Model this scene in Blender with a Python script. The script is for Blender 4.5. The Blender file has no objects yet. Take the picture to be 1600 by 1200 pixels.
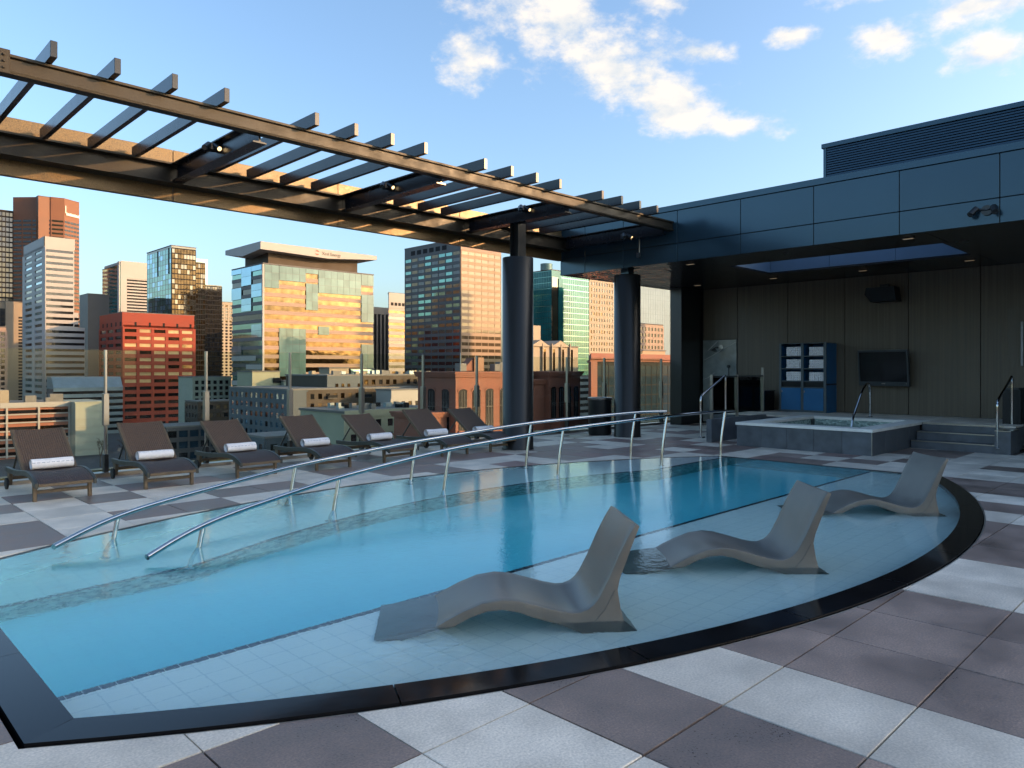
import bpy, bmesh, math, random
from math import radians as R, sin, cos, pi, sqrt, atan2
from mathutils import Vector, Matrix

random.seed(7)
sc = bpy.context.scene
COL = sc.collection

# ------------------------------------------------------------------ camera
cam_d = bpy.data.cameras.new("camera")
cam = bpy.data.objects.new("camera", cam_d)
COL.objects.link(cam)
sc.camera = cam
cam.location = (0, 0, 1.5)
cam.rotation_euler = (pi / 2, 0, R(45.4 - 90))
cam_d.sensor_width = 36.0
cam_d.lens = 36.0 * 1145 / 1600
cam_d.shift_y = -24.5 / 1600
cam_d.clip_start = 0.05
cam_d.clip_end = 6000

# ------------------------------------------------------------------ sky, sun, exposure
SUN_AZ = atan2(-0.785, 0.62)
SUN_EL = R(12.0)
sc.view_settings.view_transform = 'Standard'
sc.view_settings.look = 'None'
sc.view_settings.gamma = 1
sc.view_settings.use_curve_mapping = False
sc.view_settings.exposure = 1.55
sc.cycles.use_denoising = True
sc.cycles.use_adaptive_sampling = True
sc.cycles.adaptive_threshold = 0.025
sc.cycles.max_bounces = 7
sc.cycles.transmission_bounces = 8
sc.cycles.transparent_max_bounces = 12
sc.cycles.sample_clamp_indirect = 6.0
sc.cycles.blur_glossy = 0.5

world = bpy.data.worlds.new("World")
sc.world = world
world.use_nodes = True
world.cycles.sampling_method = 'MANUAL'
world.cycles.sample_map_resolution = 512
wn = world.node_tree.nodes
wl = world.node_tree.links
wn.clear()


def build_sky():
    def N(t, **k):
        n = wn.new(t)
        for a, b in k.items():
            setattr(n, a, b)
        return n

    def M(op, a, b=None, c=None, clamp=False):
        n = N('ShaderNodeMath', operation=op, use_clamp=clamp)
        for i, v in enumerate((a, b, c)):
            if v is None:
                continue
            if isinstance(v, (int, float)):
                n.inputs[i].default_value = v
            else:
                wl.new(v, n.inputs[i])
        return n.outputs[0]

    out = N('ShaderNodeOutputWorld')
    bg = N('ShaderNodeBackground')
    bg.inputs['Strength'].default_value = 0.15
    sky = N('ShaderNodeTexSky', sky_type='NISHITA')
    sky.sun_disc = False
    sky.sun_elevation = SUN_EL
    sky.sun_rotation = pi / 2 - SUN_AZ
    sky.altitude = 0
    sky.air_density = 1.0
    sky.dust_density = 3.0
    sky.ozone_density = 2.6
    tc = N('ShaderNodeTexCoord')
    d = tc.outputs['Generated']
    # cumulus heaps: azimuth (deg from +X), elevation (deg), half-width, half-height (deg), tilt (deg)
    heaps = [
        (44.6, 27.4, 4.6, 3.6, 0), (41.3, 25.0, 5.2, 3.0, -22), (37.6, 22.0, 5.6, 2.6, -26), (33.0, 19.6, 5.4, 2.1, -20), (28.6, 17.7, 3.6, 1.1, -8),
        (48.7, 22.8, 2.3, 2.0, 0), (31.2, 22.7, 2.8, 0.9, -12), (33.8, 26.6, 2.2, 1.1, 0),
        (18.4, 21.7, 3.4, 1.2, 8), (13.0, 22.6, 4.0, 1.2, 0), (12.2, 19.9, 3.0, 1.3, -6), (17.0, 25.0, 4.4, 0.9, 0), (24.6, 22.9, 1.6, 0.7, 0),
        (81.3, 7.4, 1.3, 1.7, 0), (-45, 26, 14, 4, -8), (125, 28, 13, 5, 12), (-150, 24, 16, 5, -5),
    ]
    total = None
    for az, el, hw, hh, tl in heaps:
        a, e, t = R(az), R(el), R(tl)
        c = Vector((cos(a) * cos(e), sin(a) * cos(e), sin(e)))
        rt = Vector((sin(a), -cos(a), 0))
        up = rt.cross(c)
        A = rt * cos(t) + up * sin(t)
        B = -rt * sin(t) + up * cos(t)
        rot = Matrix((A, B, A.cross(B)))
        sx, sy = 1 / math.tan(R(hw)), 1 / math.tan(R(hh))
        mp = N('ShaderNodeMapping', vector_type='TEXTURE')
        mp.inputs['Rotation'].default_value = rot.transposed().to_euler()
        mp.inputs['Scale'].default_value = (1 / sx, 1 / sy, 1 / sx)
        mp.inputs['Location'].default_value = c
        wl.new(d, mp.inputs['Vector'])
        ln = N('ShaderNodeVectorMath', operation='LENGTH')
        wl.new(mp.outputs[0], ln.inputs[0])
        total = ln.outputs['Value'] if total is None else M('SMOOTH_MIN', total, ln.outputs['Value'], 0.5)
    nd = N('ShaderNodeTexNoise')
    nd.inputs['Scale'].default_value = 22.0
    nd.inputs['Detail'].default_value = 6.5
    nd.inputs['Roughness'].default_value = 0.60
    nd.inputs['Distortion'].default_value = 0.0
    sq = N('ShaderNodeMapping')
    sq.inputs['Scale'].default_value = (1, 1, 1.7)
    wl.new(d, sq.inputs['Vector'])
    wl.new(sq.outputs[0], nd.inputs['Vector'])
    dens = M('ADD', M('SUBTRACT', 1.0, total), M('MULTIPLY', M('SUBTRACT', nd.outputs['Fac'], 0.53), 2.7))
    mr = N('ShaderNodeMapRange', interpolation_type='SMOOTHSTEP')
    wl.new(dens, mr.inputs['Value'])
    mr.inputs['From Min'].default_value = -0.25
    mr.inputs['From Max'].default_value = 0.80
    mr.inputs['To Max'].default_value = 0.93
    # cloud brightness: thickness seen a step away from the sun
    off = N('ShaderNodeVectorMath', operation='ADD')
    wl.new(d, off.inputs[0])
    off.inputs[1].default_value = (cos(SUN_AZ) * 0.012, sin(SUN_AZ) * 0.012, 0.022)
    n2 = N('ShaderNodeTexNoise')
    n2.inputs['Scale'].default_value = 22.0
    n2.inputs['Detail'].default_value = 2.5
    n2.inputs['Roughness'].default_value = 0.55
    sq2 = N('ShaderNodeMapping')
    sq2.inputs['Scale'].default_value = (1, 1, 1.7)
    wl.new(off.outputs[0], sq2.inputs['Vector'])
    wl.new(sq2.outputs[0], n2.inputs['Vector'])
    lit = M('ADD', 0.70, M('MULTIPLY', M('SUBTRACT', nd.outputs['Fac'], n2.outputs['Fac']), 2.6), clamp=True)
    ramp = N('ShaderNodeMix', data_type='RGBA')
    wl.new(lit, ramp.inputs['Factor'])
    ramp.inputs['A'].default_value = (1.75, 1.88, 2.00, 1)
    ramp.inputs['B'].default_value = (2.60, 2.40, 2.15, 1)
    mix = N('ShaderNodeMix', data_type='RGBA')
    wl.new(mr.outputs[0], mix.inputs['Factor'])
    wl.new(sky.outputs[0], mix.inputs['A'])
    wl.new(ramp.outputs['Result'], mix.inputs['B'])
    wl.new(mix.outputs['Result'], bg.inputs['Color'])
    wl.new(bg.outputs[0], out.inputs[0])


build_sky()

sun_d = bpy.data.lights.new("sun", 'SUN')
sun = bpy.data.objects.new("sun", sun_d)
COL.objects.link(sun)
sun_d.energy = 2.0
sun_d.angle = R(0.5)
sun_d.color = (1.0, 0.55, 0.24)
sun_dir = Vector((cos(SUN_AZ) * cos(SUN_EL), sin(SUN_AZ) * cos(SUN_EL), sin(SUN_EL)))
sun.rotation_euler = sun_dir.to_track_quat('Z', 'Y').to_euler()
sun.location = (30, -30, 40)


# ------------------------------------------------------------------ helpers
class MB:
    def __init__(s):
        s.v, s.f = [], []

    def quad(s, *p):
        b = len(s.v)
        s.v += [tuple(q) for q in p]
        s.f.append(tuple(range(b, b + len(p))))
        return s

    def box(s, x0, y0, z0, x1, y1, z1):
        b = len(s.v)
        s.v += [(x0, y0, z0), (x1, y0, z0), (x1, y1, z0), (x0, y1, z0), (x0, y0, z1), (x1, y0, z1), (x1, y1, z1), (x0, y1, z1)]
        s.f += [tuple(b + i for i in q) for q in ((3, 2, 1, 0), (4, 5, 6, 7), (0, 1, 5, 4), (1, 2, 6, 5), (2, 3, 7, 6), (3, 0, 4, 7))]
        return s

    def prism(s, poly, z0, z1, bottom=True):
        b, n = len(s.v), len(poly)
        s.v += [(x, y, z0) for x, y in poly] + [(x, y, z1) for x, y in poly]
        if bottom:
            s.f.append(tuple(b + i for i in reversed(range(n))))
        s.f.append(tuple(b + n + i for i in range(n)))
        for i in range(n):
            j = (i + 1) % n
            s.f.append((b + i, b + j, b + n + j, b + n + i))
        return s

    def extrude(s, prof, axis, a0, a1):
        """closed 2-d profile (p, z) pushed along 'x' or 'y'"""
        b, n = len(s.v), len(prof)
        for a in (a0, a1):
            s.v += [((a, p, z) if axis == 'x' else (p, a, z)) for p, z in prof]
        s.f.append(tuple(b + i for i in range(n)))
        s.f.append(tuple(b + n + i for i in reversed(range(n))))
        for i in range(n):
            j = (i + 1) % n
            s.f.append((b + j, b + i, b + n + i, b + n + j))
        return s

    def tube(s, path, r, seg=10, caps=True):
        pts = [Vector(p) for p in path]
        b = len(s.v)
        n = len(pts)
        rr = r if isinstance(r, (list, tuple)) else [r] * n
        ref = None
        for i, p in enumerate(pts):
            t = (pts[min(i + 1, n - 1)] - pts[max(i - 1, 0)]).normalized()
            if ref is None:
                ref = Vector((0, 0, 1)) if abs(t.z) < 0.9 else Vector((1, 0, 0))
            a = t.cross(ref).normalized()
            c = a.cross(t)
            ref = c
            for k in range(seg):
                an = 2 * pi * k / seg
                s.v.append(tuple(p + (a * cos(an) + c * sin(an)) * rr[i]))
        for i in range(n - 1):
            for k in range(seg):
                l = (k + 1) % seg
                s.f.append((b + i * seg + k, b + i * seg + l, b + (i + 1) * seg + l, b + (i + 1) * seg + k))
        if caps:
            s.f.append(tuple(b + k for k in reversed(range(seg))))
            s.f.append(tuple(b + (n - 1) * seg + k for k in range(seg)))
        return s

    def cyl(s, p0, p1, r, seg=20, r1=None):
        return s.tube([p0, p1], [r, r if r1 is None else r1], seg)

    def lathe(s, c, prof, seg=32):
        b, n = len(s.v), len(prof)
        for r, z in prof:
            for k in range(seg):
                an = 2 * pi * k / seg
                s.v.append((c[0] + r * cos(an), c[1] + r * sin(an), c[2] + z))
        for i in range(n - 1):
            for k in range(seg):
                l = (k + 1) % seg
                s.f.append((b + i * seg + k, b + i * seg + l, b + (i + 1) * seg + l, b + (i + 1) * seg + k))
        s.f.append(tuple(b + k for k in reversed(range(seg))))
        s.f.append(tuple(b + (n - 1) * seg + k for k in range(seg)))
        return s

    def grid(s, fn, nu, nv):
        b = len(s.v)
        for j in range(nv + 1):
            for i in range(nu + 1):
                s.v.append(tuple(fn(i / nu, j / nv)))
        for j in range(nv):
            for i in range(nu):
                a = b + j * (nu + 1) + i
                s.f.append((a, a + 1, a + nu + 2, a + nu + 1))
        return s

    def mesh(s, name, mat, smooth=False, bevel=0.0, seg=2, off=(0, 0, 0)):
        me = bpy.data.meshes.new(name)
        v = [(x - off[0], y - off[1], z - off[2]) for x, y, z in s.v]
        me.from_pydata(v, [], s.f)
        if bevel:
            bm = bmesh.new()
            bm.from_mesh(me)
            bmesh.ops.remove_doubles(bm, verts=bm.verts, dist=1e-5)
            es = [e for e in bm.edges if len(e.link_faces) == 2 and e.calc_face_angle(0) > 0.5]
            bmesh.ops.bevel(bm, geom=es, offset=bevel, segments=seg, affect='EDGES', profile=0.7)
            bm.to_mesh(me)
            bm.free()
        me.materials.append(mat)
        if smooth:
            for p in me.polygons:
                p.use_smooth = True
            try:
                me.set_sharp_from_angle(angle=R(smooth if smooth is not True else 40))
            except Exception:
                pass
        me.validate()
        return me

    def build(s, name, mat, parent=None, smooth=False, bevel=0.0, seg=2):
        off = tuple(parent.get('_w', (0, 0, 0))) if parent is not None else (0, 0, 0)
        me = s.mesh(name, mat, smooth, bevel, seg, off)
        o = bpy.data.objects.new(name, me)
        COL.objects.link(o)
        if parent is not None:
            o.parent = parent
            o['_w'] = off
        return o


ROOTS = []


def tag(o, label=None, cat=None, group=None, kind=None):
    if label:
        o['label'] = label
    if cat:
        o['category'] = cat
    if group:
        o['group'] = group
    if kind:
        o['kind'] = kind
    return o


def thing(name, label, cat, loc=(0, 0, 0), group=None, kind=None):
    o = bpy.data.objects.new(name, None)
    o.empty_display_size = 0.1
    COL.objects.link(o)
    o.location = loc
    o['_w'] = tuple(float(c) for c in loc)
    return tag(o, label, cat, group, kind)


def inst(name, me, loc, parent, rz=0.0):
    o = bpy.data.objects.new(name, me)
    COL.objects.link(o)
    off = tuple(parent.get('_w', (0, 0, 0)))
    o.location = (loc[0] - off[0], loc[1] - off[1], loc[2] - off[2])
    if rz:
        o.rotation_euler = (0, 0, rz)
    o.parent = parent
    return o


def copy_tree(o, parent=None):
    c = o.copy()
    COL.objects.link(c)
    c.parent = parent
    for ch in list(o.children):
        copy_tree(ch, c)
    return c


# ------------------------------------------------------------------ materials
MAT = {}


def pm(name, col, rough=0.5, metal=0.0, var=0.12, vs=2.0, bump=0.0, bs=60.0, rnd=0.0, spec=0.5, speck=0.0, ss=300.0, stretch=None, coat=0.0, wob=0.0, ws=0.3):
    """principled with world-space mottling, optional speckle, fine bump, slow waviness and per-object shift"""
    m = bpy.data.materials.new(name)
    m.use_nodes = True
    nt = m.node_tree
    n, l = nt.nodes, nt.links
    p = n['Principled BSDF']
    p.inputs['Roughness'].default_value = rough
    p.inputs['Metallic'].default_value = metal
    p.inputs['Specular IOR Level'].default_value = spec
    if coat:
        p.inputs['Coat Weight'].default_value = coat
        p.inputs['Coat Roughness'].default_value = 0.08
    geo = n.new('ShaderNodeNewGeometry')
    pos = geo.outputs['Position']
    if stretch:
        mp = n.new('ShaderNodeMapping')
        mp.inputs['Scale'].default_value = stretch
        l.new(pos, mp.inputs['Vector'])
        pos = mp.outputs[0]
    val = None

    def mul(a, b):
        q = n.new('ShaderNodeMath')
        q.operation = 'MULTIPLY'
        for i, t in enumerate((a, b)):
            if isinstance(t, (int, float)):
                q.inputs[i].default_value = t
            else:
                l.new(t, q.inputs[i])
        return q.outputs[0]

    def noise(scale, detail, lo, hi, vec=pos):
        t = n.new('ShaderNodeTexNoise')
        t.inputs['Scale'].default_value = scale
        t.inputs['Detail'].default_value = detail
        l.new(vec, t.inputs['Vector'])
        r = n.new('ShaderNodeMapRange')
        r.inputs['From Min'].default_value = 0.25
        r.inputs['From Max'].default_value = 0.75
        r.inputs['To Min'].default_value = lo
        r.inputs['To Max'].default_value = hi
        l.new(t.outputs['Fac'], r.inputs['Value'])
        return r.outputs[0]

    if var:
        val = noise(vs, 5, 1 - var, 1 + var)
    if speck:
        s2 = noise(ss, 2, 1 - speck, 1 + speck)
        val = s2 if val is None else mul(val, s2)
    if rnd:
        oi = n.new('ShaderNodeObjectInfo')
        r = n.new('ShaderNodeMapRange')
        r.inputs['To Min'].default_value = 1 - rnd
        r.inputs['To Max'].default_value = 1 + rnd
        l.new(oi.outputs['Random'], r.inputs['Value'])
        val = r.outputs[0] if val is None else mul(val, r.outputs[0])
    if val is not None:
        hv = n.new('ShaderNodeMix')
        hv.data_type = 'RGBA'
        hv.blend_type = 'MULTIPLY'
        hv.inputs['Factor'].default_value = 1.0
        hv.inputs['A'].default_value = (*col, 1)
        cb = n.new('ShaderNodeCombineColor')
        for i in range(3):
            l.new(val, cb.inputs[i])
        l.new(cb.outputs[0], hv.inputs['B'])
        l.new(hv.outputs['Result'], p.inputs['Base Color'])
        rv = n.new('ShaderNodeMath')
        rv.operation = 'MULTIPLY'
        l.new(val, rv.inputs[0])
        rv.inputs[1].default_value = rough
        l.new(rv.outputs[0], p.inputs['Roughness'])
    else:
        p.inputs['Base Color'].default_value = (*col, 1)
    nrm = None
    for amt, scl, dist in ((bump, bs, 0.004), (wob, ws, 0.25)):
        if amt:
            t = n.new('ShaderNodeTexNoise')
            t.inputs['Scale'].default_value = scl
            t.inputs['Detail'].default_value = 3
            l.new(pos, t.inputs['Vector'])
            b = n.new('ShaderNodeBump')
            b.inputs['Strength'].default_value = amt
            b.inputs['Distance'].default_value = dist
            l.new(t.outputs['Fac'], b.inputs['Height'])
            if nrm is not None:
                l.new(nrm, b.inputs['Normal'])
            nrm = b.outputs[0]
    if nrm is not None:
        l.new(nrm, p.inputs['Normal'])
    MAT[name] = m
    return m


def glass_sheet(name, tint, ior=1.5, rough=0.0, extra=0.0):
    """thin clear sheet: see-through with a Fresnel reflection"""
    m = bpy.data.materials.new(name)
    m.use_nodes = True
    nt = m.node_tree
    n, l = nt.nodes, nt.links
    n.clear()
    out = n.new('ShaderNodeOutputMaterial')
    tr = n.new('ShaderNodeBsdfTransparent')
    tr.inputs['Color'].default_value = (*tint, 1)
    gl = n.new('ShaderNodeBsdfGlossy')
    gl.inputs['Roughness'].default_value = rough
    fr = n.new('ShaderNodeFresnel')
    fr.inputs['IOR'].default_value = ior
    mx = n.new('ShaderNodeMixShader')
    ad = n.new('ShaderNodeMath')
    ad.operation = 'ADD'
    ad.inputs[1].default_value = extra
    l.new(fr.outputs[0], ad.inputs[0])
    l.new(ad.outputs[0], mx.inputs['Fac'])
    l.new(tr.outputs[0], mx.inputs[1])
    l.new(gl.outputs[0], mx.inputs[2])
    l.new(mx.outputs[0], out.inputs['Surface'])
    MAT[name] = m
    return m


def water_mat(name, absorb, density, ripple=0.10, scale=9.0):
    m = bpy.data.materials.new(name)
    m.use_nodes = True
    nt = m.node_tree
    n, l = nt.nodes, nt.links
    n.clear()
    out = n.new('ShaderNodeOutputMaterial')
    g = n.new('ShaderNodeBsdfGlass')
    g.inputs['IOR'].default_value = 1.333
    g.inputs['Roughness'].default_value = 0.0
    g.inputs['Color'].default_value = (0.98, 1.0, 1.0, 1)
    geo = n.new('ShaderNodeNewGeometry')
    nrm = None
    for sc_, st_, ds_ in ((scale, ripple, 0.02), (scale * 4.0, ripple * 2.6, 0.006)):
        t = n.new('ShaderNodeTexNoise')
        t.inputs['Scale'].default_value = sc_
        t.inputs['Detail'].default_value = 3
        t.inputs['Distortion'].default_value = 0.6
        l.new(geo.outputs['Position'], t.inputs['Vector'])
        b = n.new('ShaderNodeBump')
        b.inputs['Strength'].default_value = st_
        b.inputs['Distance'].default_value = ds_
        l.new(t.outputs['Fac'], b.inputs['Height'])
        if nrm is not None:
            l.new(nrm, b.inputs['Normal'])
        nrm = b.outputs[0]
    l.new(nrm, g.inputs['Normal'])
    va = n.new('ShaderNodeVolumeAbsorption')
    va.inputs['Color'].default_value = (*absorb, 1)
    va.inputs['Density'].default_value = density
    l.new(g.outputs[0], out.inputs['Surface'])
    l.new(va.outputs[0], out.inputs['Volume'])
    MAT[name] = m
    return m


def tile_mat(name, c1, c2, grout, size=0.05, grout_w=0.004, rough=0.25, axis='XY', mixv=0.5):
    """small glazed mosaic: brick texture in world space, too fine to model"""
    m = bpy.data.materials.new(name)
    m.use_nodes = True
    nt = m.node_tree
    n, l = nt.nodes, nt.links
    p = n['Principled BSDF']
    p.inputs['Roughness'].default_value = rough
    geo = n.new('ShaderNodeNewGeometry')
    sp = n.new('ShaderNodeSeparateXYZ')
    l.new(geo.outputs['Position'], sp.inputs[0])
    cb = n.new('ShaderNodeCombineXYZ')
    if axis == 'XY':
        l.new(sp.outputs[0], cb.inputs[0])
        l.new(sp.outputs[1], cb.inputs[1])
    else:
        ad = n.new('ShaderNodeMath')
        ad.operation = 'SUBTRACT'
        l.new(sp.outputs[0], ad.inputs[0])
        l.new(sp.outputs[1], ad.inputs[1])
        l.new(ad.outputs[0], cb.inputs[0])
        l.new(sp.outputs[2], cb.inputs[1])
    b = n.new('ShaderNodeTexBrick')
    b.inputs['Color1'].default_value = (*c1, 1)
    b.inputs['Color2'].default_value = (*c2, 1)
    b.inputs['Mortar'].default_value = (*grout, 1)
    b.inputs['Scale'].default_value = 1.0
    b.inputs['Mortar Size'].default_value = grout_w
    b.inputs['Brick Width'].default_value = size
    b.inputs['Row Height'].default_value = size if axis == 'XY' else size * 0.5
    b.inputs['Bias'].default_value = mixv
    if axis == 'XY':
        b.offset = 0.0
    l.new(cb.outputs[0], b.inputs['Vector'])
    l.new(b.outputs['Color'], p.inputs['Base Color'])
    MAT[name] = m
    return m


def emit(name, col, s):
    m = bpy.data.materials.new(name)
    m.use_nodes = True
    n = m.node_tree.nodes
    p = n['Principled BSDF']
    p.inputs['Base Color'].default_value = (0.8, 0.75, 0.6, 1)
    p.inputs['Emission Color'].default_value = (*col, 1)
    p.inputs['Emission Strength'].default_value = s
    MAT[name] = m
    return m


pm('paver_light', (0.635, 0.565, 0.475), 0.62, var=0.26, vs=2.6, bump=0.3, bs=120, rnd=0.12, speck=0.22, ss=90)
pm('paver_dark', (0.220, 0.162, 0.136), 0.55, var=0.40, vs=2.4, bump=0.3, bs=120, rnd=0.20, speck=0.40, ss=95)
pm('paver_mauve', (0.225, 0.150, 0.132), 0.55, var=0.35, vs=2.2, bump=0.3, bs=120, rnd=0.18, speck=0.40, ss=95)
pm('deck_bed', (0.05, 0.047, 0.045), 0.9, var=0.3)
pm('coping_black', (0.007, 0.007, 0.008), 0.10, var=0.25, vs=4, bump=0.02, bs=30, spec=0.15)
pm('drain_steel', (0.42, 0.38, 0.32), 0.4, 0.8, var=0.25, vs=9)
tile_mat('shelf_tile', (0.84, 0.85, 0.83), (0.80, 0.82, 0.81), (0.66, 0.70, 0.71), 0.152, 0.004, 0.4)
tile_mat('pool_floor', (0.64, 0.88, 0.95), (0.61, 0.86, 0.94), (0.56, 0.81, 0.90), 0.152, 0.003, 0.4)
tile_mat('mosaic', (0.02, 0.075, 0.085), (0.40, 0.54, 0.53), (0.45, 0.54, 0.53), 0.07, 0.003, 0.25, 'wall', 0.0)
pm('navy_tile', (0.012, 0.02, 0.04), 0.2, var=0.2, rnd=0.3)
pm('trim_dark', (0.03, 0.028, 0.032), 0.35, var=0.3, vs=8)
water_mat('pool_water', (0.0, 0.95, 0.99), 0.52, 0.085, 6.0)
water_mat('spa_water', (0.25, 0.78, 0.80), 0.9, 0.25, 12.0)
pm('chaise_resin', (0.138, 0.126, 0.108), 0.34, var=0.16, vs=5, bump=0.06, bs=120)
pm('chrome', (0.56, 0.57, 0.57), 0.10, 1.0, var=0.04, vs=14)
pm('brushed_steel', (0.34, 0.32, 0.29), 0.30, 1.0, var=0)
pm('dark_metal', (0.016, 0.018, 0.019), 0.32, 0.0, var=0.15, vs=3, spec=0.5)
pm('column_metal', (0.014, 0.014, 0.014), 0.36, 0.1, var=0, spec=0.45)
pm('rafter_metal', (0.011, 0.013, 0.017), 0.26, 0.0, var=0.10, vs=4, spec=0.40)
pm('beam_metal', (0.030, 0.025, 0.017), 0.45, 0.0, var=0.22, vs=5, bump=0.25, bs=70, speck=0.3, ss=90, spec=0.22)
pm('cladding_bronze', (0.105, 0.070, 0.030), 0.42, 0.35, var=0.15, vs=4, bump=0.5, bs=60, speck=0.4, ss=70)
pm('fascia_metal', (0.030, 0.064, 0.090), 0.20, 0.45, var=0.06, vs=1.2, rnd=0.06, wob=0.012, ws=1.5)
pm('lining_metal', (0.10, 0.17, 0.26), 0.5, 0.0, var=0.06)
pm('soffit_dark', (0.020, 0.021, 0.023), 0.25, 0.2, var=0.1)
pm('soffit_polished', (0.30, 0.29, 0.28), 0.06, 1.0, var=0.05, wob=0.35, ws=2.2)
pm('wall_wood', (0.110, 0.088, 0.060), 0.45, var=0.30, vs=1.6, stretch=(16, 16, 0.2), rnd=0.10, spec=0.4)
pm('joint_black', (0.006, 0.006, 0.006), 0.8, var=0)
pm('slate', (0.085, 0.095, 0.108), 0.42, var=0.30, vs=5, bump=0.2, bs=24, rnd=0.12)
pm('limestone', (0.80, 0.77, 0.70), 0.5, var=0.10, vs=6, bump=0.08, bs=80)
tile_mat('spa_mosaic', (0.05, 0.10, 0.09), (0.45, 0.58, 0.52), (0.25, 0.32, 0.30), 0.055, 0.003, 0.25, 'wall', 0.15)
pm('marble', (0.26, 0.29, 0.28), 0.15, var=0.35, vs=2.5, wob=0)
pm('vein_white', (0.6, 0.6, 0.58), 0.2, var=0.2)
pm('satin_grey', (0.20, 0.20, 0.20), 0.4, 0.6, var=0)
pm('cabinet_blue', (0.012, 0.115, 0.27), 0.38, var=0.08, vs=6)
pm('cabinet_grey', (0.065, 0.085, 0.095), 0.4, var=0.1, vs=6)
pm('towel_white', (0.88, 0.86, 0.86), 0.95, var=0.06, vs=30, bump=0.6, bs=320)
pm('towel_stripe', (0.16, 0.20, 0.34), 0.95, var=0.15, vs=30, bump=0.8, bs=320)
pm('planter_black', (0.009, 0.010, 0.011), 0.4, var=0.15, spec=0.3)
pm('screen_black', (0.010, 0.010, 0.011), 0.12, var=0)
pm('bezel_grey', (0.035, 0.042, 0.046), 0.35, var=0.1)
pm('wicker', (0.125, 0.078, 0.050), 0.55, var=0.3, vs=30, bump=0.9, bs=170)
pm('wicker_dark', (0.075, 0.052, 0.044), 0.5, var=0.3, vs=30, bump=0.9, bs=170, spec=0.3)
pm('teak_dark', (0.125, 0.085, 0.048), 0.5, var=0.3, vs=6, stretch=(4, 1, 4), bump=0.2, bs=60)
pm('frame_green', (0.040, 0.043, 0.036), 0.45, var=0.2, vs=7)
pm('rubber', (0.015, 0.015, 0.015), 0.6, var=0.1)
pm('curb_wood', (0.36, 0.25, 0.12), 0.6, var=0.3, vs=4, stretch=(1, 8, 8))
glass_sheet('rail_glass', (0.885, 0.925, 0.885), 1.16, 0.0, 0.006)
emit('lamp_glow', (1.0, 0.66, 0.30), 0.9)
emit('downlight_glow', (1.0, 0.62, 0.28), 0.05)


# ------------------------------------------------------------------ pool outline (lens between two circles)
XL, XR = 0.864, 11.36
NC, NR = (6.3, 11.51), 9.65      # circle of the near edge
FC, FR = (5.85, -1.60), 9.75     # circle of the far edge
YD = 4.03                        # drop-off line between sun shelf and deep water


def near_y(x, r=NR):
    return NC[1] - sqrt(r * r - (x - NC[0]) ** 2)


def far_y(x, r=FR):
    return FC[1] + sqrt(max(r * r - (x - FC[0]) ** 2, 0.0))


def lin(a, b, n):
    return [a + (b - a) * i / n for i in range(n + 1)]


def outline(g_near, g_left, g_far, g_right, n=56):
    xl, xr = XL - g_left, XR + g_right
    p = [(x, near_y(x, NR + g_near)) for x in lin(xl, xr, n)]
    p += [(x, far_y(x, FR + g_far)) for x in lin(xr, xl, n)]
    return p


def clip_half(poly, a, b, keep_left=True):
    """part of a convex polygon on one side of the line a->b"""
    def sd(p):
        s = (b[0] - a[0]) * (p[1] - a[1]) - (b[1] - a[1]) * (p[0] - a[0])
        return s if keep_left else -s
    out = []
    n = len(poly)
    for i in range(n):
        p, q = poly[i], poly[(i + 1) % n]
        sp, sq = sd(p), sd(q)
        if sp >= 0:
            out.append(p)
        if (sp > 0 and sq < 0) or (sp < 0 and sq > 0):
            t = sp / (sp - sq)
            out.append((p[0] + (q[0] - p[0]) * t, p[1] + (q[1] - p[1]) * t))
    return out


def area(p):
    return 0.5 * abs(sum(p[i][0] * p[(i + 1) % len(p)][1] - p[(i + 1) % len(p)][0] * p[i][1] for i in range(len(p))))


def minus_convex(poly, hole):
    """convex pieces of poly outside a convex counter-clockwise hole"""
    pieces, rest = [], poly
    n = len(hole)
    for i in range(n):
        a, b = hole[i], hole[(i + 1) % n]
        if abs(a[0] - b[0]) + abs(a[1] - b[1]) < 1e-6:
            continue
        o = clip_half(rest, a, b, False)
        if len(o) >= 3 and area(o) > 1e-5:
            pieces.append(o)
        rest = clip_half(rest, a, b, True)
        if len(rest) < 3 or area(rest) < 1e-6:
            return pieces, None
    return pieces, rest


# ------------------------------------------------------------------ pool deck and its pavers
PAVE_HOLE = outline(0.222, 0.222, 0.03, 0.06, 40)
deck = thing('pool_deck', 'rooftop pool deck of light and dark square pavers', 'deck', (6, 6, 0), kind='structure')
bed = MB()
pcs, _ = minus_convex([(-7, -7), (19, -7), (19, 11.62), (-7, 11.62)], PAVE_HOLE)
for q in pcs:
    bed.prism(q, -0.35, -0.034)
bed.build('deck_slab', MAT['deck_bed'], deck)

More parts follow.
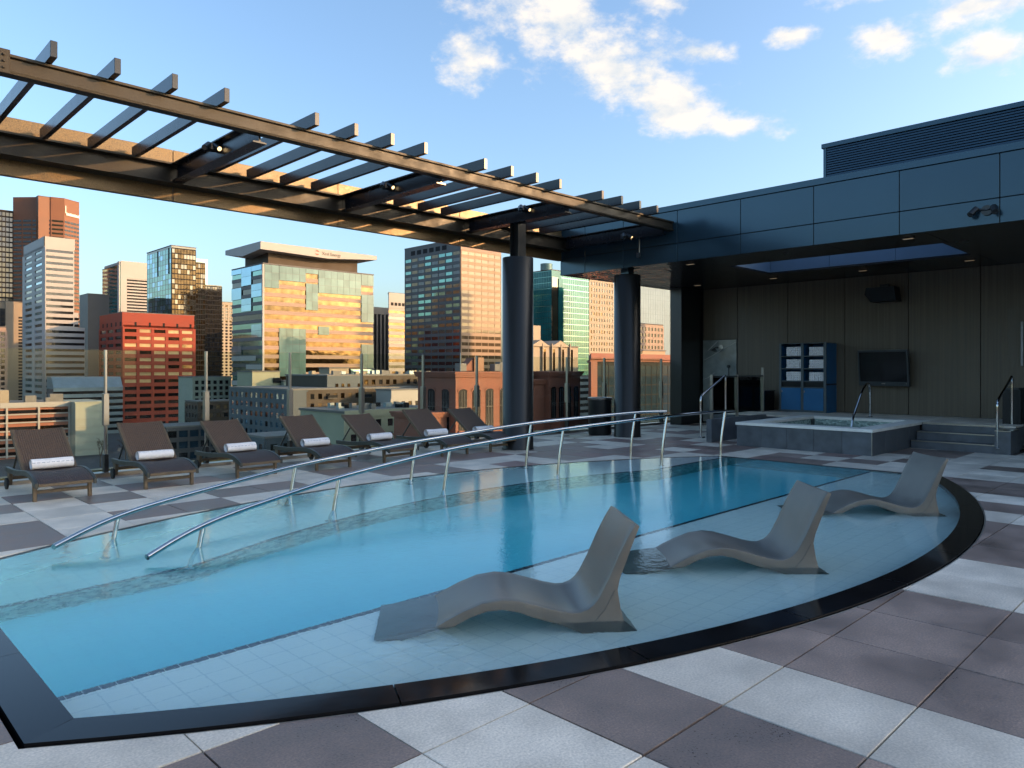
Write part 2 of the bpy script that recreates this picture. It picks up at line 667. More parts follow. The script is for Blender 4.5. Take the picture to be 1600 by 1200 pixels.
TX, TY, X0, Y0 = 0.6033, 0.6146, 2.36, 1.665
NEAR_DARK = {0, 2, 3, 4, 7, 8, 9, 11, 13, 14}
NEAR_LIGHT = {-1, 1, 5, 6, 10, 12, 15, 16, 18, 19}
FAR_DARK = {(-2, 12), (-2, 10), (-3, 10), (-2, 9), (-3, 9), (0, 10), (0, 12), (0, 14), (2, 13), (3, 13), (2, 11), (3, 11), (4, 14), (5, 12), (5, 14), (6, 12), (6, 11),
            (7, 11), (7, 12), (8, 13), (9, 12), (9, 13), (10, 12), (13, 12), (14, 12), (13, 9), (14, 9), (16, 12), (12, 10), (14, 10), (15, 10), (11, 13), (15, 13), (-4, 12), (7, 14), (12, 14),
            (16, 9), (15, 8), (17, 10), (18, 11), (16, 4), (17, 3), (19, 4), (20, 4), (19, 3), (20, 3), (17, 1), (17, 0), (18, 0), (-3, 1), (-2, 1), (-3, 3), (-4, 3), (-3, 4), (-4, 4), (-5, 4), (-4, 2), (21, 0), (20, -1), (16, 6), (15, 5)}
FAR_LIGHT = {(-3, 2), (-2, 2), (0, 11), (0, 13), (-2, 11), (-2, 13), (-1, 11), (1, 11), (2, 12), (3, 12), (4, 12), (-1, 10), (-1, 9), (17, 2), (18, 1), (18, 2), (0, 9), (4, 11), (5, 11)}


def paver_kind(i, j):
    h = random.Random(i * 7919 + j * 104729 + 13).random()
    if (i, j) in FAR_DARK:
        return 'paver_mauve' if (j >= 8 and i >= 8) else 'paver_dark'
    if (i, j) in FAR_LIGHT:
        return 'paver_light'
    if j <= 4:
        if i in NEAR_DARK:
            return 'paver_dark'
        if i in NEAR_LIGHT:
            return 'paver_light'
    if h < (0.22 if j >= 8 and i < 6 else 0.36):
        return 'paver_mauve' if h < 0.12 else 'paver_dark'
    return 'paver_light'


GAP = 0.0035
tile_me = {k: MB().box(-TX / 2 + GAP, -TY / 2 + GAP, -0.030, TX / 2 - GAP, TY / 2 - GAP, 0.0).mesh('paver', MAT[k], bevel=0.003, seg=1) for k in ('paver_light', 'paver_dark', 'paver_mauve')}
ca, sa = cos(R(45.4)), sin(R(45.4))


def on_screen(x, y, z=0.0, m=60):
    d = x * ca + y * sa
    if d < 0.4:
        return False, d
    px = 800 + 1145 * (x * sa - y * ca) / d
    py = 575.5 + 1145 * (1.5 - z) / d
    return (-m < px < 1600 + m and py < 1200 + m), d


tiles = []
for i in range(-12, 27):
    for j in range(-13, 17):
        x0, y0 = X0 + i * TX, Y0 + j * TY
        cx, cy = x0 + TX / 2, y0 + TY / 2
        if cy > 11.5 or cx > 18.6 or cy < -5.5 or cx < -4.5:
            continue
        corners = [(x0, y0), (x0 + TX, y0), (x0 + TX, y0 + TY), (x0, y0 + TY)]
        vis = any(on_screen(*c)[0] for c in corners)
        d = max(0.5, on_screen(cx, cy)[1])
        tiles.append((0 if vis else 1, d, i, j, cx, cy))
tiles.sort()
rest = {k: MB() for k in tile_me}
n_part = 0
for vis, d, i, j, cx, cy in tiles:
    if (cx > 15.8 and 2.9 < cy < 8.9) or (13.5 < cx and 4.85 < cy < 6.8):
        continue
    k = paver_kind(i, j)
    hx, hy = TX / 2 - GAP, TY / 2 - GAP
    sq = [(cx - hx, cy - hy), (cx + hx, cy - hy), (cx + hx, cy + hy), (cx - hx, cy + hy)]
    pcs, inner = minus_convex(sq, PAVE_HOLE)
    whole = inner is None and abs(sum(area(q) for q in pcs) - 4 * hx * hy) < 1e-4
    dz = random.uniform(-0.0015, 0.0015)
    if vis == 0 and n_part < 295:
        if whole:
            o = inst('paver', tile_me[k], (cx, cy, dz), deck)
            n_part += 1
        elif pcs:
            b = MB()
            for q in pcs:
                b.prism(q, -0.030, dz, bottom=False)
            b.build('paver', MAT[k], deck)
            n_part += 1
    else:
        for q in ([sq] if whole else pcs):
            rest[k].prism(q, -0.030, dz, bottom=False)
for k, b in rest.items():
    if b.v:
        tag(b.build('paver_field', MAT[k], deck), kind='stuff')

# ------------------------------------------------------------------ pool
pool = thing('swimming_pool', 'lens-shaped swimming pool with turquoise water and pale tiled sun shelf', 'pool', (6, 5, 0))
ZF, ZS = -1.02, -0.195
b = MB()
b.quad(*[(x, y, ZF) for x, y in outline(0.01, 0.01, 0.01, 0.01)])
b.build('basin_floor', MAT['pool_floor'], pool)
wall = outline(0.004, 0.004, 0.004, 0.004)
b = MB()
n = len(wall)
for i in range(n):
    p, q = wall[i], wall[(i + 1) % n]
    b.quad((*q, ZF), (*p, ZF), (*p, -0.012), (*q, -0.012))
b.build('basin_wall', MAT['mosaic'], pool)
xs = lin(XL, XR, 56)
shelf = [(x, near_y(x, NR + 0.002)) for x in xs if near_y(x) < YD] + [(XR, YD), (XL, YD)]
MB().prism(shelf, ZF, ZS).build('sun_shelf', MAT['shelf_tile'], pool)
# navy nosing tiles along the drop-off
L = 0.076
me_t = MB().box(-L / 2 + 0.0025, -0.024, -0.008, L / 2 - 0.0025, 0.024, 0.004).mesh('nosing_tile', MAT['navy_tile'])
for i in range(int((XR - XL) / L)):
    inst('nosing_tile', me_t, (XL + L * (i + 0.5), YD - 0.026, ZS), pool)


def ramp_z(x):
    return -max(0.022, (10.5 - x) / 12.8)


RI = 8.58


def ramp_y(x):
    return min(max(far_y(x, RI), 6.28), far_y(x, FR) - 0.06)


b = MB()
xs = lin(XL - 0.002, XR + 0.002, 60)
for i in range(60):
    xa, xb = xs[i], xs[i + 1]
    a0, a1 = ramp_y(xa), ramp_y(xb)
    c0, c1 = far_y(xa, FR + 0.003), far_y(xb, FR + 0.003)
    b.quad((xa, a0, ramp_z(xa)), (xb, a1, ramp_z(xb)), (xb, c1, ramp_z(xb)), (xa, c0, ramp_z(xa)))
b.build('ramp_floor', MAT['shelf_tile'], pool)
b = MB()
bn = MB()
for i in range(60):
    xa, xb = xs[i], xs[i + 1]
    a0, a1 = ramp_y(xa), ramp_y(xb)
    b.quad((xa, a0, ZF), (xb, a1, ZF), (xb, a1, ramp_z(xb) - 0.001), (xa, a0, ramp_z(xa) - 0.001))
    e0, e1 = a0 + 0.05, a1 + 0.05
    bn.quad((xa, a0 - 0.004, ramp_z(xa) + 0.004), (xb, a1 - 0.004, ramp_z(xb) + 0.004), (xb, e1, ramp_z(xb) + 0.004), (xa, e0, ramp_z(xa) + 0.004))
b.build('ramp_riser', MAT['mosaic'], pool)
bn.build('ramp_nosing', MAT['navy_tile'], pool)
# black wet-edge coping, one stone after the other
cop_x = lin(XL, XR, 9)


def coping_piece(xa, xb, nseg=8):
    inn = [(x, near_y(x, NR)) for x in lin(xa, xb, nseg)]
    out = []
    for x, y in inn:
        dx, dy = x - NC[0], y - NC[1]
        q = sqrt(dx * dx + dy * dy)
        out.append((NC[0] + dx / q * (NR + 0.2), NC[1] + dy / q * (NR + 0.2)))
    return inn, out


for k in range(9):
    inn, out = coping_piece(cop_x[k] + (0.003 if k else -0.0), cop_x[k + 1] - 0.003)
    if k == 0:
        out[0] = (XL - 0.2, near_y(XL - 0.2, NR + 0.2))
        inn[0] = (XL, near_y(XL))
    b = MB()
    m = len(inn)
    for i in range(m - 1):
        p, q, r, s = inn[i], inn[i + 1], out[i + 1], out[i]
        b.quad((*s, 0.010), (*r, 0.010), (*q, 0.008), (*p, 0.008))
        b.quad((*p, 0.008), (*q, 0.008), (*q, -0.17), (*p, -0.17))
        b.quad((*r, 0.010), (*s, 0.010), (*s, -0.03), (*r, -0.03))
    b.quad((*inn[-1], 0.008), (*out[-1], 0.010), (*out[-1], -0.03), (*inn[-1], -0.17))
    b.build('coping_stone', MAT['coping_black'], pool)
y0 = near_y(XL)
yo = near_y(XL - 0.2, NR + 0.2)
for k, (ya, yb) in enumerate(((None, 4.55), (4.553, 5.75), (5.753, 6.78))):
    b = MB()
    if ya is None:
        pts = [(XL - 0.2, yo), (XL - 0.0008, y0 + 0.001), (XL - 0.0008, yb), (XL - 0.2, yb)]
    else:
        pts = [(XL - 0.2, ya), (XL - 0.0008, ya), (XL - 0.0008, yb), (XL - 0.2, yb)]
    b.prism(pts, -0.17, 0.009)
    b.build('coping_stone', MAT['coping_black'], pool)


def ribbon(f0, f1, xs, z0, z1):
    b = MB()
    for i in range(len(xs) - 1):
        p, q, r, s = f0(xs[i]), f0(xs[i + 1]), f1(xs[i + 1]), f1(xs[i])
        b.quad((*p, z1), (*q, z1), (*r, z1), (*s, z1))
        b.quad((*p, z0), (*q, z0), (*q, z1), (*p, z1))
    return b


xs = lin(XL - 0.2, XR, 50)
ribbon(lambda x: (x, near_y(x, NR + 0.222)), lambda x: (x, near_y(x, NR + 0.208)), xs, -0.03, -0.004).build('drain_strip', MAT['drain_steel'], pool)
xs = lin(XL, XR, 60)
ribbon(lambda x: (x, far_y(x, FR + 0.0)), lambda x: (x, far_y(x, FR + 0.026)), xs, -0.05, -0.003).build('edge_trim', MAT['trim_dark'], pool)
MB().box(XR, near_y(XR), -0.05, XR + 0.058, far_y(XR), -0.002).build('edge_trim', MAT['trim_dark'], pool)
MB().prism(outline(0.003, 0.003, 0.003, 0.003), -1.3, -0.006).build('pool_water', MAT['pool_water'], pool)

# ------------------------------------------------------------------ in-water chaises
prof_top = [(-0.36, -0.17), (-0.30, -0.150), (-0.18, -0.085), (-0.08, -0.035), (0.0, 0.004), (0.05, 0.033), (0.15, 0.084), (0.268, 0.130), (0.385, 0.147), (0.479, 0.139), (0.6, 0.106), (0.718, 0.072),
            (0.80, 0.056), (0.85, 0.057), (0.898, 0.075), (0.93, 0.100), (0.962, 0.140), (1.02, 0.25), (1.08, 0.385), (1.141, 0.503), (1.185, 0.572)]
prof_rear = [(1.212, 0.560), (1.160, 0.431), (1.092, 0.25), (1.078, 0.183), (1.095, 0.075), (1.115, 0.0), (1.20, -0.192)]
prof_low = [(0.86, -0.192), (0.70, -0.008), (0.66, 0.006), (0.574, 0.032), (0.479, 0.068), (0.385, 0.086), (0.291, 0.078), (0.197, 0.047), (0.116, 0.006), (-0.03, -0.075), (-0.2, -0.192), (-0.34, -0.192)]


def make_chaise():
    root = thing('pool_chaise', 'x', 'chaise longue')
    prof = prof_top + prof_rear + prof_low
    W = 0.62
    bm = bmesh.new()
    nv = 10
    rows = []
    for k in range(nv + 1):
        v = k / nv
        bow = 0.012 * (1 - (2 * v - 1) ** 2)     # seat slightly dished across its width
        row = []
        for idx, (u, z) in enumerate(prof):
            dz = -bow if idx < len(prof_top) else 0.0
            row.append(bm.verts.new((u, v * W, z + dz)))
        rows.append(row)
    n = len(prof)
    for k in range(nv):
        for i in range(n):
            j = (i + 1) % n
            bm.faces.new((rows[k][i], rows[k][j], rows[k + 1][j], rows[k + 1][i]))
    f0 = bm.faces.new(rows[0])
    f1 = bm.faces.new(list(reversed(rows[-1])))
    bmesh.ops.recalc_face_normals(bm, faces=bm.faces)
    es = list(f0.edges) + list(f1.edges)
    bmesh.ops.bevel(bm, geom=es, offset=0.010, segments=2, affect='EDGES', profile=0.6)
    me = bpy.data.meshes.new('body')
    bmesh.ops.triangulate(bm, faces=[f for f in bm.faces if len(f.verts) > 4])
    bm.to_mesh(me)
    bm.free()
    me.materials.append(MAT['chaise_resin'])
    for p in me.polygons:
        p.use_smooth = True
    me.set_sharp_from_angle(angle=R(35))
    o = bpy.data.objects.new('body', me)
    COL.objects.link(o)
    o.parent = root
    # moulded seam that runs up the leg of the base on both flanks
    for vy in (-0.0015, W + 0.0015):
        MB().tube([(0.93, vy, -0.005), (1.0, vy, 0.07), (1.06, vy, 0.185)], 0.0022, 6).build('seam', MAT['chaise_resin'], root)
    return root


ch = make_chaise()
spots = [((2.676, 3.339), -38.5, 'grey moulded chaise in the shallow water, largest and nearest to the black coping corner'),
         ((4.753, 3.104), -45.0, 'grey moulded chaise in the shallow water, middle one of the three'),
         ((7.721, 3.078), -43.9, 'grey moulded chaise in the shallow water, smallest, close to the rounded end of the pool')]
for k, ((x, y), an, lab) in enumerate(spots):
    o = ch if k == 0 else copy_tree(ch)
    o.location = (x, y, -0.006)
    o.rotation_euler = (0, 0, R(an))
    tag(o, lab, 'chaise longue', 'chaises standing on the sun shelf')


# ------------------------------------------------------------------ ramp handrails
def spline(pts, per=10):
    """Catmull-Rom through 3-d points"""
    P = [Vector(p) for p in pts]
    P = [P[0] * 2 - P[1]] + P + [P[-1] * 2 - P[-2]]
    out = []
    for i in range(1, len(P) - 2):
        for k in range(per):
            t = k / per
            a, b_, c, d = P[i - 1], P[i], P[i + 1], P[i + 2]
            out.append(0.5 * ((2 * b_) + (c - a) * t + (2 * a - 5 * b_ + 4 * c - d) * t * t + (3 * b_ - a - 3 * c + d) * t ** 3))
    out.append(P[-2])
    return [tuple(v) for v in out]


def handrail(label, posts, lead, tail):
    root = thing('ramp_handrail', label, 'handrail', (posts[0][0], posts[0][1], 0), 'handrails of the pool ramp')
    lx, ly = 0.10, -0.03
    pts = [(x + lx, y + ly, h) for x, y, h in lead + posts + tail]
    dense = []
    for p, q in zip(pts, pts[1:]):
        p, q = Vector(p), Vector(q)
        nn = max(1, round((q - p).length / 0.08))
        dense += [p.lerp(q, i / nn) for i in range(nn)]
    dense.append(Vector(pts[-1]))
    for _ in range(40):
        dense = [dense[0]] + [(dense[i - 1] + dense[i] * 2 + dense[i + 1]) / 4 for i in range(1, len(dense) - 1)] + [dense[-1]]
    MB().tube([tuple(v) for v in dense], 0.0235, 14).build('rail', MAT['chrome'], root, smooth=True)
    for x, y, h in posts:
        zb = ramp_z(x)
        path = []
        for t in lin(0, 1, 9):
            s = t * t * (1.6 - 0.6 * t)
            path.append((x + lx * s, y + ly * s, zb + (h - 0.016 - zb) * t))
        MB().tube(path, 0.0205, 12).build('post', MAT['chrome'], root, smooth=True)
        MB().lathe((x, y, zb), [(0.045, 0.0), (0.045, 0.008), (0.026, 0.016)], 16).build('base_flange', MAT['chrome'], root, smooth=True)
    return root


handrail('long chrome handrail of the pool ramp on the side of the sun loungers',
         [(1.97, 7.09, 0.215), (4.12, 7.92, 0.365), (5.96, 8.02, 0.51), (8.03, 7.85, 0.665), (9.94, 7.28, 0.765)], [(1.40, 6.76, 0.075), (1.68, 6.93, 0.165)], [(10.25, 7.18, 0.785), (10.5, 7.05, 0.77)])
handrail('long chrome handrail of the pool ramp on the deep water side',
         [(2.39, 6.27, 0.195), (4.07, 6.88, 0.345), (5.74, 7.05, 0.50), (7.73, 6.93, 0.64), (9.67, 6.49, 0.755), (11.3, 6.40, 0.775)], [(1.86, 6.02, 0.045), (2.12, 6.15, 0.145)], [(11.46, 6.40, 0.785), (11.65, 6.42, 0.765)])


# ------------------------------------------------------------------ sun loungers with rolled towels
def make_lounger():
    root = thing('sun_lounger', 'x', 'sun lounger')
    W = 0.62
    side = [(-0.14, 0.222), (-0.06, 0.258), (0.04, 0.288), (0.18, 0.312), (0.34, 0.318), (0.52, 0.306), (0.75, 0.288), (1.0, 0.276), (1.34, 0.274)]
    sm = [(p[1], p[2]) for p in spline([(0, a, c) for a, c in side], 4)]
    for x in (0.0, W - 0.034):
        prof = [(y, z) for y, z in sm] + [(y, z - 0.062) for y, z in reversed(sm)]
        MB().extrude(prof, 'x', x, x + 0.034).build('side_rail', MAT['frame_green'], root, bevel=0.004, seg=1)
    seat = [p for p in sm if p[0] < 0.60]
    sx0, sx1 = 0.036, W - 0.036
    nr = 22

    def rib(u, amp):
        return amp * abs(sin(pi * nr * u))

    ys = [seat[0][0] + (seat[-1][0] - seat[0][0]) * t for t in lin(0, 1, 14)]

    def zat(y):
        for a, c in zip(sm, sm[1:]):
            if a[0] <= y <= c[0] + 1e-9:
                return a[1] + (c[1] - a[1]) * (y - a[0]) / (c[0] - a[0])
        return sm[0][1]

    def fseat(u, v):
        y = ys[0] + (ys[-1] - ys[0]) * v
        return (sx0 + (sx1 - sx0) * u, y, zat(y) - 0.012 + rib(u, 0.008) - 0.016 * sin(pi * u))
    MB().grid(fseat, nr * 4, 14).build('woven_seat', MAT['wicker_dark'], root, smooth=80)
    MB().box(sx0, -0.140, 0.175, sx1, -0.118, 0.212).build('front_rail', MAT['teak_dark'], root, bevel=0.004, seg=1)
    # back rest, hinged at the end of the seat
    h0, h1 = Vector((0, 0.56, 0.292)), Vector((0, 1.19, 0.735))
    nrm = Vector((0, -(h1 - h0).z, (h1 - h0).y)).normalized()

    def fback(u, v):
        c = h0 + (h1 - h0) * v
        k = rib(u, 0.008) - 0.014 * sin(pi * u)
        return (sx0 + 0.012 + (sx1 - sx0 - 0.024) * u, c.y + nrm.y * k, c.z + nrm.z * k)
    bk = MB().grid(fback, nr * 4, 8)
    off = len(bk.v)
    bk.grid(lambda u, v: tuple(Vector(fback(1 - u, v)) - nrm * 0.02), nr * 4, 8)
    bk.build('woven_back', MAT['wicker'], root, smooth=80)
    for x in (sx0 - 0.014, sx1 - 0.018):
        e = [h0 + nrm * 0.012, h1 + nrm * 0.012, h1 - nrm * 0.034, h0 - nrm * 0.034]
        MB().extrude([(p.y, p.z) for p in e], 'x', x, x + 0.032).build('back_rail', MAT['teak_dark'], root, bevel=0.004, seg=1)
    for x in (0.06, W - 0.085):
        MB().tube([(x + 0.012, 0.96, 0.555), (x + 0.012, 1.24, 0.262)], 0.012, 8).build('back_strut', MAT['frame_green'], root)
    for x, sg in ((0.012, -1), (W - 0.052, 1)):
        b = MB()
        b.extrude([(0.0, 0.262), (0.055, 0.262), (0.038, 0.0), (-0.004, 0.0)], 'x', x, x + 0.04)
        b.build('front_leg', MAT['teak_dark'], root, bevel=0.004, seg=1)
        b = MB().extrude([(1.18, 0.215), (1.30, 0.215), (1.285, 0.05), (1.225, 0.05)], 'x', x, x + 0.04)
        rl = b.build('rear_leg', MAT['teak_dark'], root, bevel=0.004, seg=1)
        xo = x - 0.026 if sg < 0 else x + 0.042
        MB().cyl((xo, 1.255, 0.072), (xo + 0.024, 1.255, 0.072), 0.072, 24).build('wheel', MAT['rubber'], root, smooth=30)
    MB().box(0.05, 0.012, 0.085, W - 0.05, 0.034, 0.125).build('cross_bar', MAT['teak_dark'], root, bevel=0.003, seg=1)
    MB().box(0.05, 1.24, 0.12, W - 0.05, 1.265, 0.16).build('rear_bar', MAT['teak_dark'], root, bevel=0.003, seg=1)
    return root


def make_towel():
    root = thing('rolled_towel', 'x', 'towel')
    r = 0.062
    prof = []
    for k in range(40):
        a = 2 * pi * k / 40
        rr = r * (1 + 0.05 * sin(a * 2 + 0.5))
        prof.append((rr * cos(a), rr * sin(a) * 0.92))

    def f(u, v):
        a = 2 * pi * v
        rr = r * (1 + 0.035 * sin(a * 2 + 0.6) + 0.02 * sin(9 * u + a))
        if v > 0.93:
            rr *= 1 + (v - 0.93) * 0.9
        return (u * 0.44, rr * cos(a), rr * sin(a) * 0.93)
    MB().grid(f, 14, 42).build('roll', MAT['towel_white'], root, smooth=60)
    for x in (0.004, 0.436):
        b = MB()
        for k in range(60):
            a, a2 = 2 * pi * 4 * k / 60, 2 * pi * 4 * (k + 1) / 60
            r0, r1 = r * 0.96 * (1 - k / 66), r * 0.96 * (1 - (k + 1) / 66)
            q = 0.010 if x < 0.2 else -0.010
            b.quad((x, r0 * cos(a), r0 * sin(a) * 0.93), (x, r1 * cos(a2), r1 * sin(a2) * 0.93), (x + q, r1 * 0.78 * cos(a2), r1 * 0.72 * sin(a2)), (x + q, r0 * 0.78 * cos(a), r0 * 0.72 * sin(a)))
        b.build('spiral_end', MAT['towel_white'], root)
    for a in (1.0, 2.35):
        b = MB()
        w = 0.035
        for u in lin(0, 0.92, 8):
            p0, p1 = f(u, (a - w) / (2 * pi)), f(u, (a + w) / (2 * pi))
            p2, p3 = f(u + 0.08, (a + w) / (2 * pi)), f(u + 0.08, (a - w) / (2 * pi))
            g = 1.03
            b.quad(*[(p[0], p[1] * g, p[2] * g) for p in (p0, p1, p2, p3)])
        b.build('stripe', MAT['towel_stripe'], root)
    return root


lg, tw = make_lounger(), make_towel()
lx = [1.93, 3.11, 4.33, 5.47, 6.70, 7.86, 8.93]
ly = [9.61, 9.63, 9.75, 9.64, 9.70, 9.68, 9.62]
lrot = [0.5, -0.8, 1.5, -0.6, 2.0, -1.2, 0.8]
ordn = ['first sun lounger of the row, before the low office block', 'second sun lounger of the row, before the red office block', 'third sun lounger of the row, before the dark corner apartments',
        'fourth sun lounger of the row, middle one of seven', 'fifth sun lounger of the row, before the pale green flats', 'sixth sun lounger of the row, next but one to the round column', 'last sun lounger of the row, beside the round column']
for k in range(7):
    o = lg if k == 0 else copy_tree(lg)
    o.location = (lx[k], ly[k], 0.0)
    o.rotation_euler = (0, 0, R(lrot[k]))
    tilt = (0.0, 2.2, -1.5, 0.8, -2.4, 1.6, -0.7)[k]
    if tilt:
        hy, hz = 0.56, 0.292
        a_ = R(tilt)
        for c_ in o.children:
            if c_.name.split('.')[0] in ('woven_back', 'back_rail'):
                c_.rotation_euler = (a_, 0, 0)
                c_.location = (0, hy - (hy * cos(a_) - hz * sin(a_)), hz - (hy * sin(a_) + hz * cos(a_)))
    tag(o, 'brown woven ' + ordn[k], 'sun lounger', 'sun loungers along the glass railing')
    t = tw if k == 0 else copy_tree(tw)
    t.location = (lx[k] + 0.085 + random.uniform(-0.012, 0.012), ly[k] + 0.515, 0.366)
    t.rotation_euler = (R(random.uniform(-25, 25)), 0, R(lrot[k] + random.uniform(-2.5, 2.5)))
    tag(t, 'white striped rolled towel on the ' + ordn[k].split(',')[0], 'towel', 'rolled towels on the sun loungers')

# ------------------------------------------------------------------ glass wind screen along the roof edge
YG = 11.30
post_x = [-2.43, -1.03, 0.36, 1.755, 3.152, 4.552, 5.943, 7.339, 8.727, 10.121, 11.52, 12.95, 14.35, 15.75, 16.82]
fence = thing('glass_railing', 'tall clear glass wind screen with steel posts along the roof edge', 'railing', (6, YG, 0))
for xa, xb in zip(post_x, post_x[1:]):
    MB().box(xa + 0.022, YG - 0.008, 0.06, xb - 0.022, YG + 0.008, 1.76).build('glass_pane', MAT['rail_glass'], fence)
for x in post_x:
    p = MB().box(x - 0.014, YG - 0.03, 0.0, x + 0.014, YG + 0.03, 1.76).build('post', MAT['brushed_steel'], fence, bevel=0.003, seg=1)
    MB().box(x - 0.036, YG - 0.046, 0.70, x + 0.036, YG + 0.046, 1.15).build('clamp', MAT['brushed_steel'], p, bevel=0.004, seg=1)
    MB().box(x - 0.028, YG - 0.05, 0.0, x + 0.028, YG + 0.05, 0.30).build('shoe', MAT['dark_metal'], p, bevel=0.004, seg=1)
MB().box(-4.5, YG - 0.10, -0.02, 16.86, YG + 0.10, 0.05).build('base_channel', MAT['brushed_steel'], fence, bevel=0.004, seg=1)
kerb = MB().box(-4.5, YG + 0.12, -0.05, 18.2, YG + 0.30, 0.07)
tag(kerb.build('roof_kerb', MAT['curb_wood']), 'tan timber-coloured kerb outside the glass railing', 'kerb')

# ------------------------------------------------------------------ pergola
pg = thing('pergola', 'dark steel pergola with open rafters above the sun loungers', 'pergola', (6, 9.7, 0))
XE = 12.66
fb = [(8.20, 4.285), (8.205, 4.265), (8.34, 4.265), (8.34, 4.45), (8.20, 4.45), (8.20, 4.425), (8.235, 4.415), (8.235, 4.300)]
MB().extrude(fb, 'x', 1.40, XE).build('front_beam', MAT['beam_metal'], pg)
MB().extrude([(p, z) for p, z in fb], 'x', -4.0, 1.36).build('front_beam', MAT['beam_metal'], pg)
MB().box(1.15, 8.165, 4.25, 1.47, 8.198, 4.475).build('splice_plate', MAT['beam_metal'], pg, bevel=0.004, seg=1)
for bx in (1.20, 1.30, 1.42):
    for bz in (4.30, 4.36, 4.42):
        MB().cyl((bx, 8.145, bz), (bx, 8.165, bz), 0.012, 6).build('bolt', MAT['beam_metal'], pg)
cuts = [-4.0, -1.43, 1.27, 4.03, 6.80, 9.58, XE]
for xa, xb in zip(cuts, cuts[1:]):
    MB().box(xa + 0.004, 11.21, 3.968, xb - 0.004, 11.30, 4.72).build('fascia_panel', MAT['cladding_bronze'], pg, bevel=0.003, seg=1)
    ib = [(10.93, 4.17), (11.205, 4.17), (11.205, 4.46), (10.93, 4.46), (10.93, 4.435), (11.06, 4.43), (11.06, 4.20), (10.93, 4.195)]
    MB().extrude(ib, 'x', xa + 0.002, xb - 0.002).build('edge_beam', MAT['beam_metal'], pg)
for k in range(-9, 20):
    x = 1.817 + 0.5556 * k
    if k % 5 == 4 or x > 12.2:
        continue
    MB().box(x - 0.06, 8.0, 4.452, x, 11.08, 4.607).build('rafter', MAT['rafter_metal'], pg, bevel=0.003, seg=1)
for x in (-4.31, -1.54, 1.26 - 0.02, 4.0, 6.78, 9.60, 12.50):
    ib = [(x - 0.085, 4.19), (x + 0.085, 4.19), (x + 0.085, 4.205), (x + 0.012, 4.212), (x + 0.012, 4.43), (x + 0.085, 4.437), (x + 0.085, 4.452), (x - 0.085, 4.452), (x - 0.085, 4.437), (x - 0.012, 4.43), (x - 0.012, 4.212), (x - 0.085, 4.205)]
    if x < -4.2:
        continue
    MB().extrude(ib, 'y', 8.345, 10.925).build('cross_beam', MAT['rafter_metal'], pg)
CX, CY = 9.69, 9.67
MB().lathe((CX, CY, 0), [(0.30, 0.0), (0.30, 0.012), (0.288, 0.03), (0.288, 3.548), (0.282, 3.558)], 64).build('column', MAT['column_metal'], pg, smooth=35)
st = MB()
st.box(CX - 0.10, CY - 0.11, 3.555, CX + 0.10, CY - 0.095, 4.188).box(CX - 0.10, CY + 0.095, 3.555, CX + 0.10, CY + 0.11, 4.188).box(CX - 0.011, CY - 0.095, 3.555, CX + 0.011, CY + 0.095, 4.188)
st.build('post', MAT['dark_metal'], pg)


def spotlight(loc, label, aim=((-0.16, -0.10, -0.14), (0.02, -0.16, -0.12), (0.20, -0.06, -0.15))):
    root = thing('spotlight', label, 'spotlight', loc, 'spotlight clusters on the pergola')
    x, y, z = loc
    MB().cyl((x, y, z - 0.02), (x, y, z + 0.06), 0.075, 20).build('junction_box', MAT['dark_metal'], root, smooth=30)
    for k, (dx, dy, dz) in enumerate(aim):
        a = Vector((x + dx * 0.55, y + dy * 0.55, z + 0.02))
        d = Vector((dx, dy - 0.05, dz)).normalized()
        MB().cyl((x, y, z + 0.03), tuple(a), 0.012, 8).build('arm', MAT['dark_metal'], root)
        hd = MB().cyl(tuple(a - d * 0.05), tuple(a + d * 0.10), 0.036, 18).build('lamp_head', MAT['dark_metal'], root, smooth=30)
        MB().cyl(tuple(a + d * 0.1005), tuple(a + d * 0.103), 0.028, 18).build('lens', MAT['lamp_glow' if k == 1 else 'screen_black'], hd)


spotlight((3.93, 9.55, 4.36), 'black three-headed spotlight on the cross beam above the second lounger')
spotlight((6.71, 9.65, 4.36), 'black three-headed spotlight on the middle cross beam of the pergola')
spotlight((9.53, 9.40, 4.40), 'black three-headed spotlight on the cross beam over the round column')
spotlight((12.42, 9.25, 4.24), 'black three-headed spotlight on the cross beam beside the pavilion wall')

# ------------------------------------------------------------------ pavilion
pv = thing('pool_pavilion', 'dark metal clad rooftop pavilion with deep open porch and louvred roof box', 'pavilion', (15, 6, 0))
XF, XW = 12.70, 17.90
ZB, ZJ, ZT = 3.64, 4.017, 4.675
jy = [11.25, 10.55, 9.49, 8.15, 6.776, 5.40, 4.016, 2.643, 1.27, -0.11, -1.49, -2.87, -4.25]
MB().box(XF + 0.03, -4.25, ZB + 0.03, XF + 0.30, 11.24, ZT + 0.10).build('fascia_backing', MAT['joint_black'], pv)
for ya, yb in zip(jy, jy[1:]):
    for za, zb in ((ZB, ZJ), (ZJ, ZT)):
        MB().box(XF, yb + 0.006, za + 0.006, XF + 0.028, ya - 0.006, zb - 0.006).build('fascia_panel', MAT['fascia_metal'], pv, bevel=0.003, seg=1)
MB().box(XF - 0.02, -4.25, ZT + 0.003, XF + 0.45, 11.27, ZT + 0.115).build('coping', MAT['fascia_metal'], pv, bevel=0.004, seg=1)
MB().box(XF, 11.245, ZB + 0.004, XW + 0.6, 11.28, ZT).build('end_panel', MAT['fascia_metal'], pv)
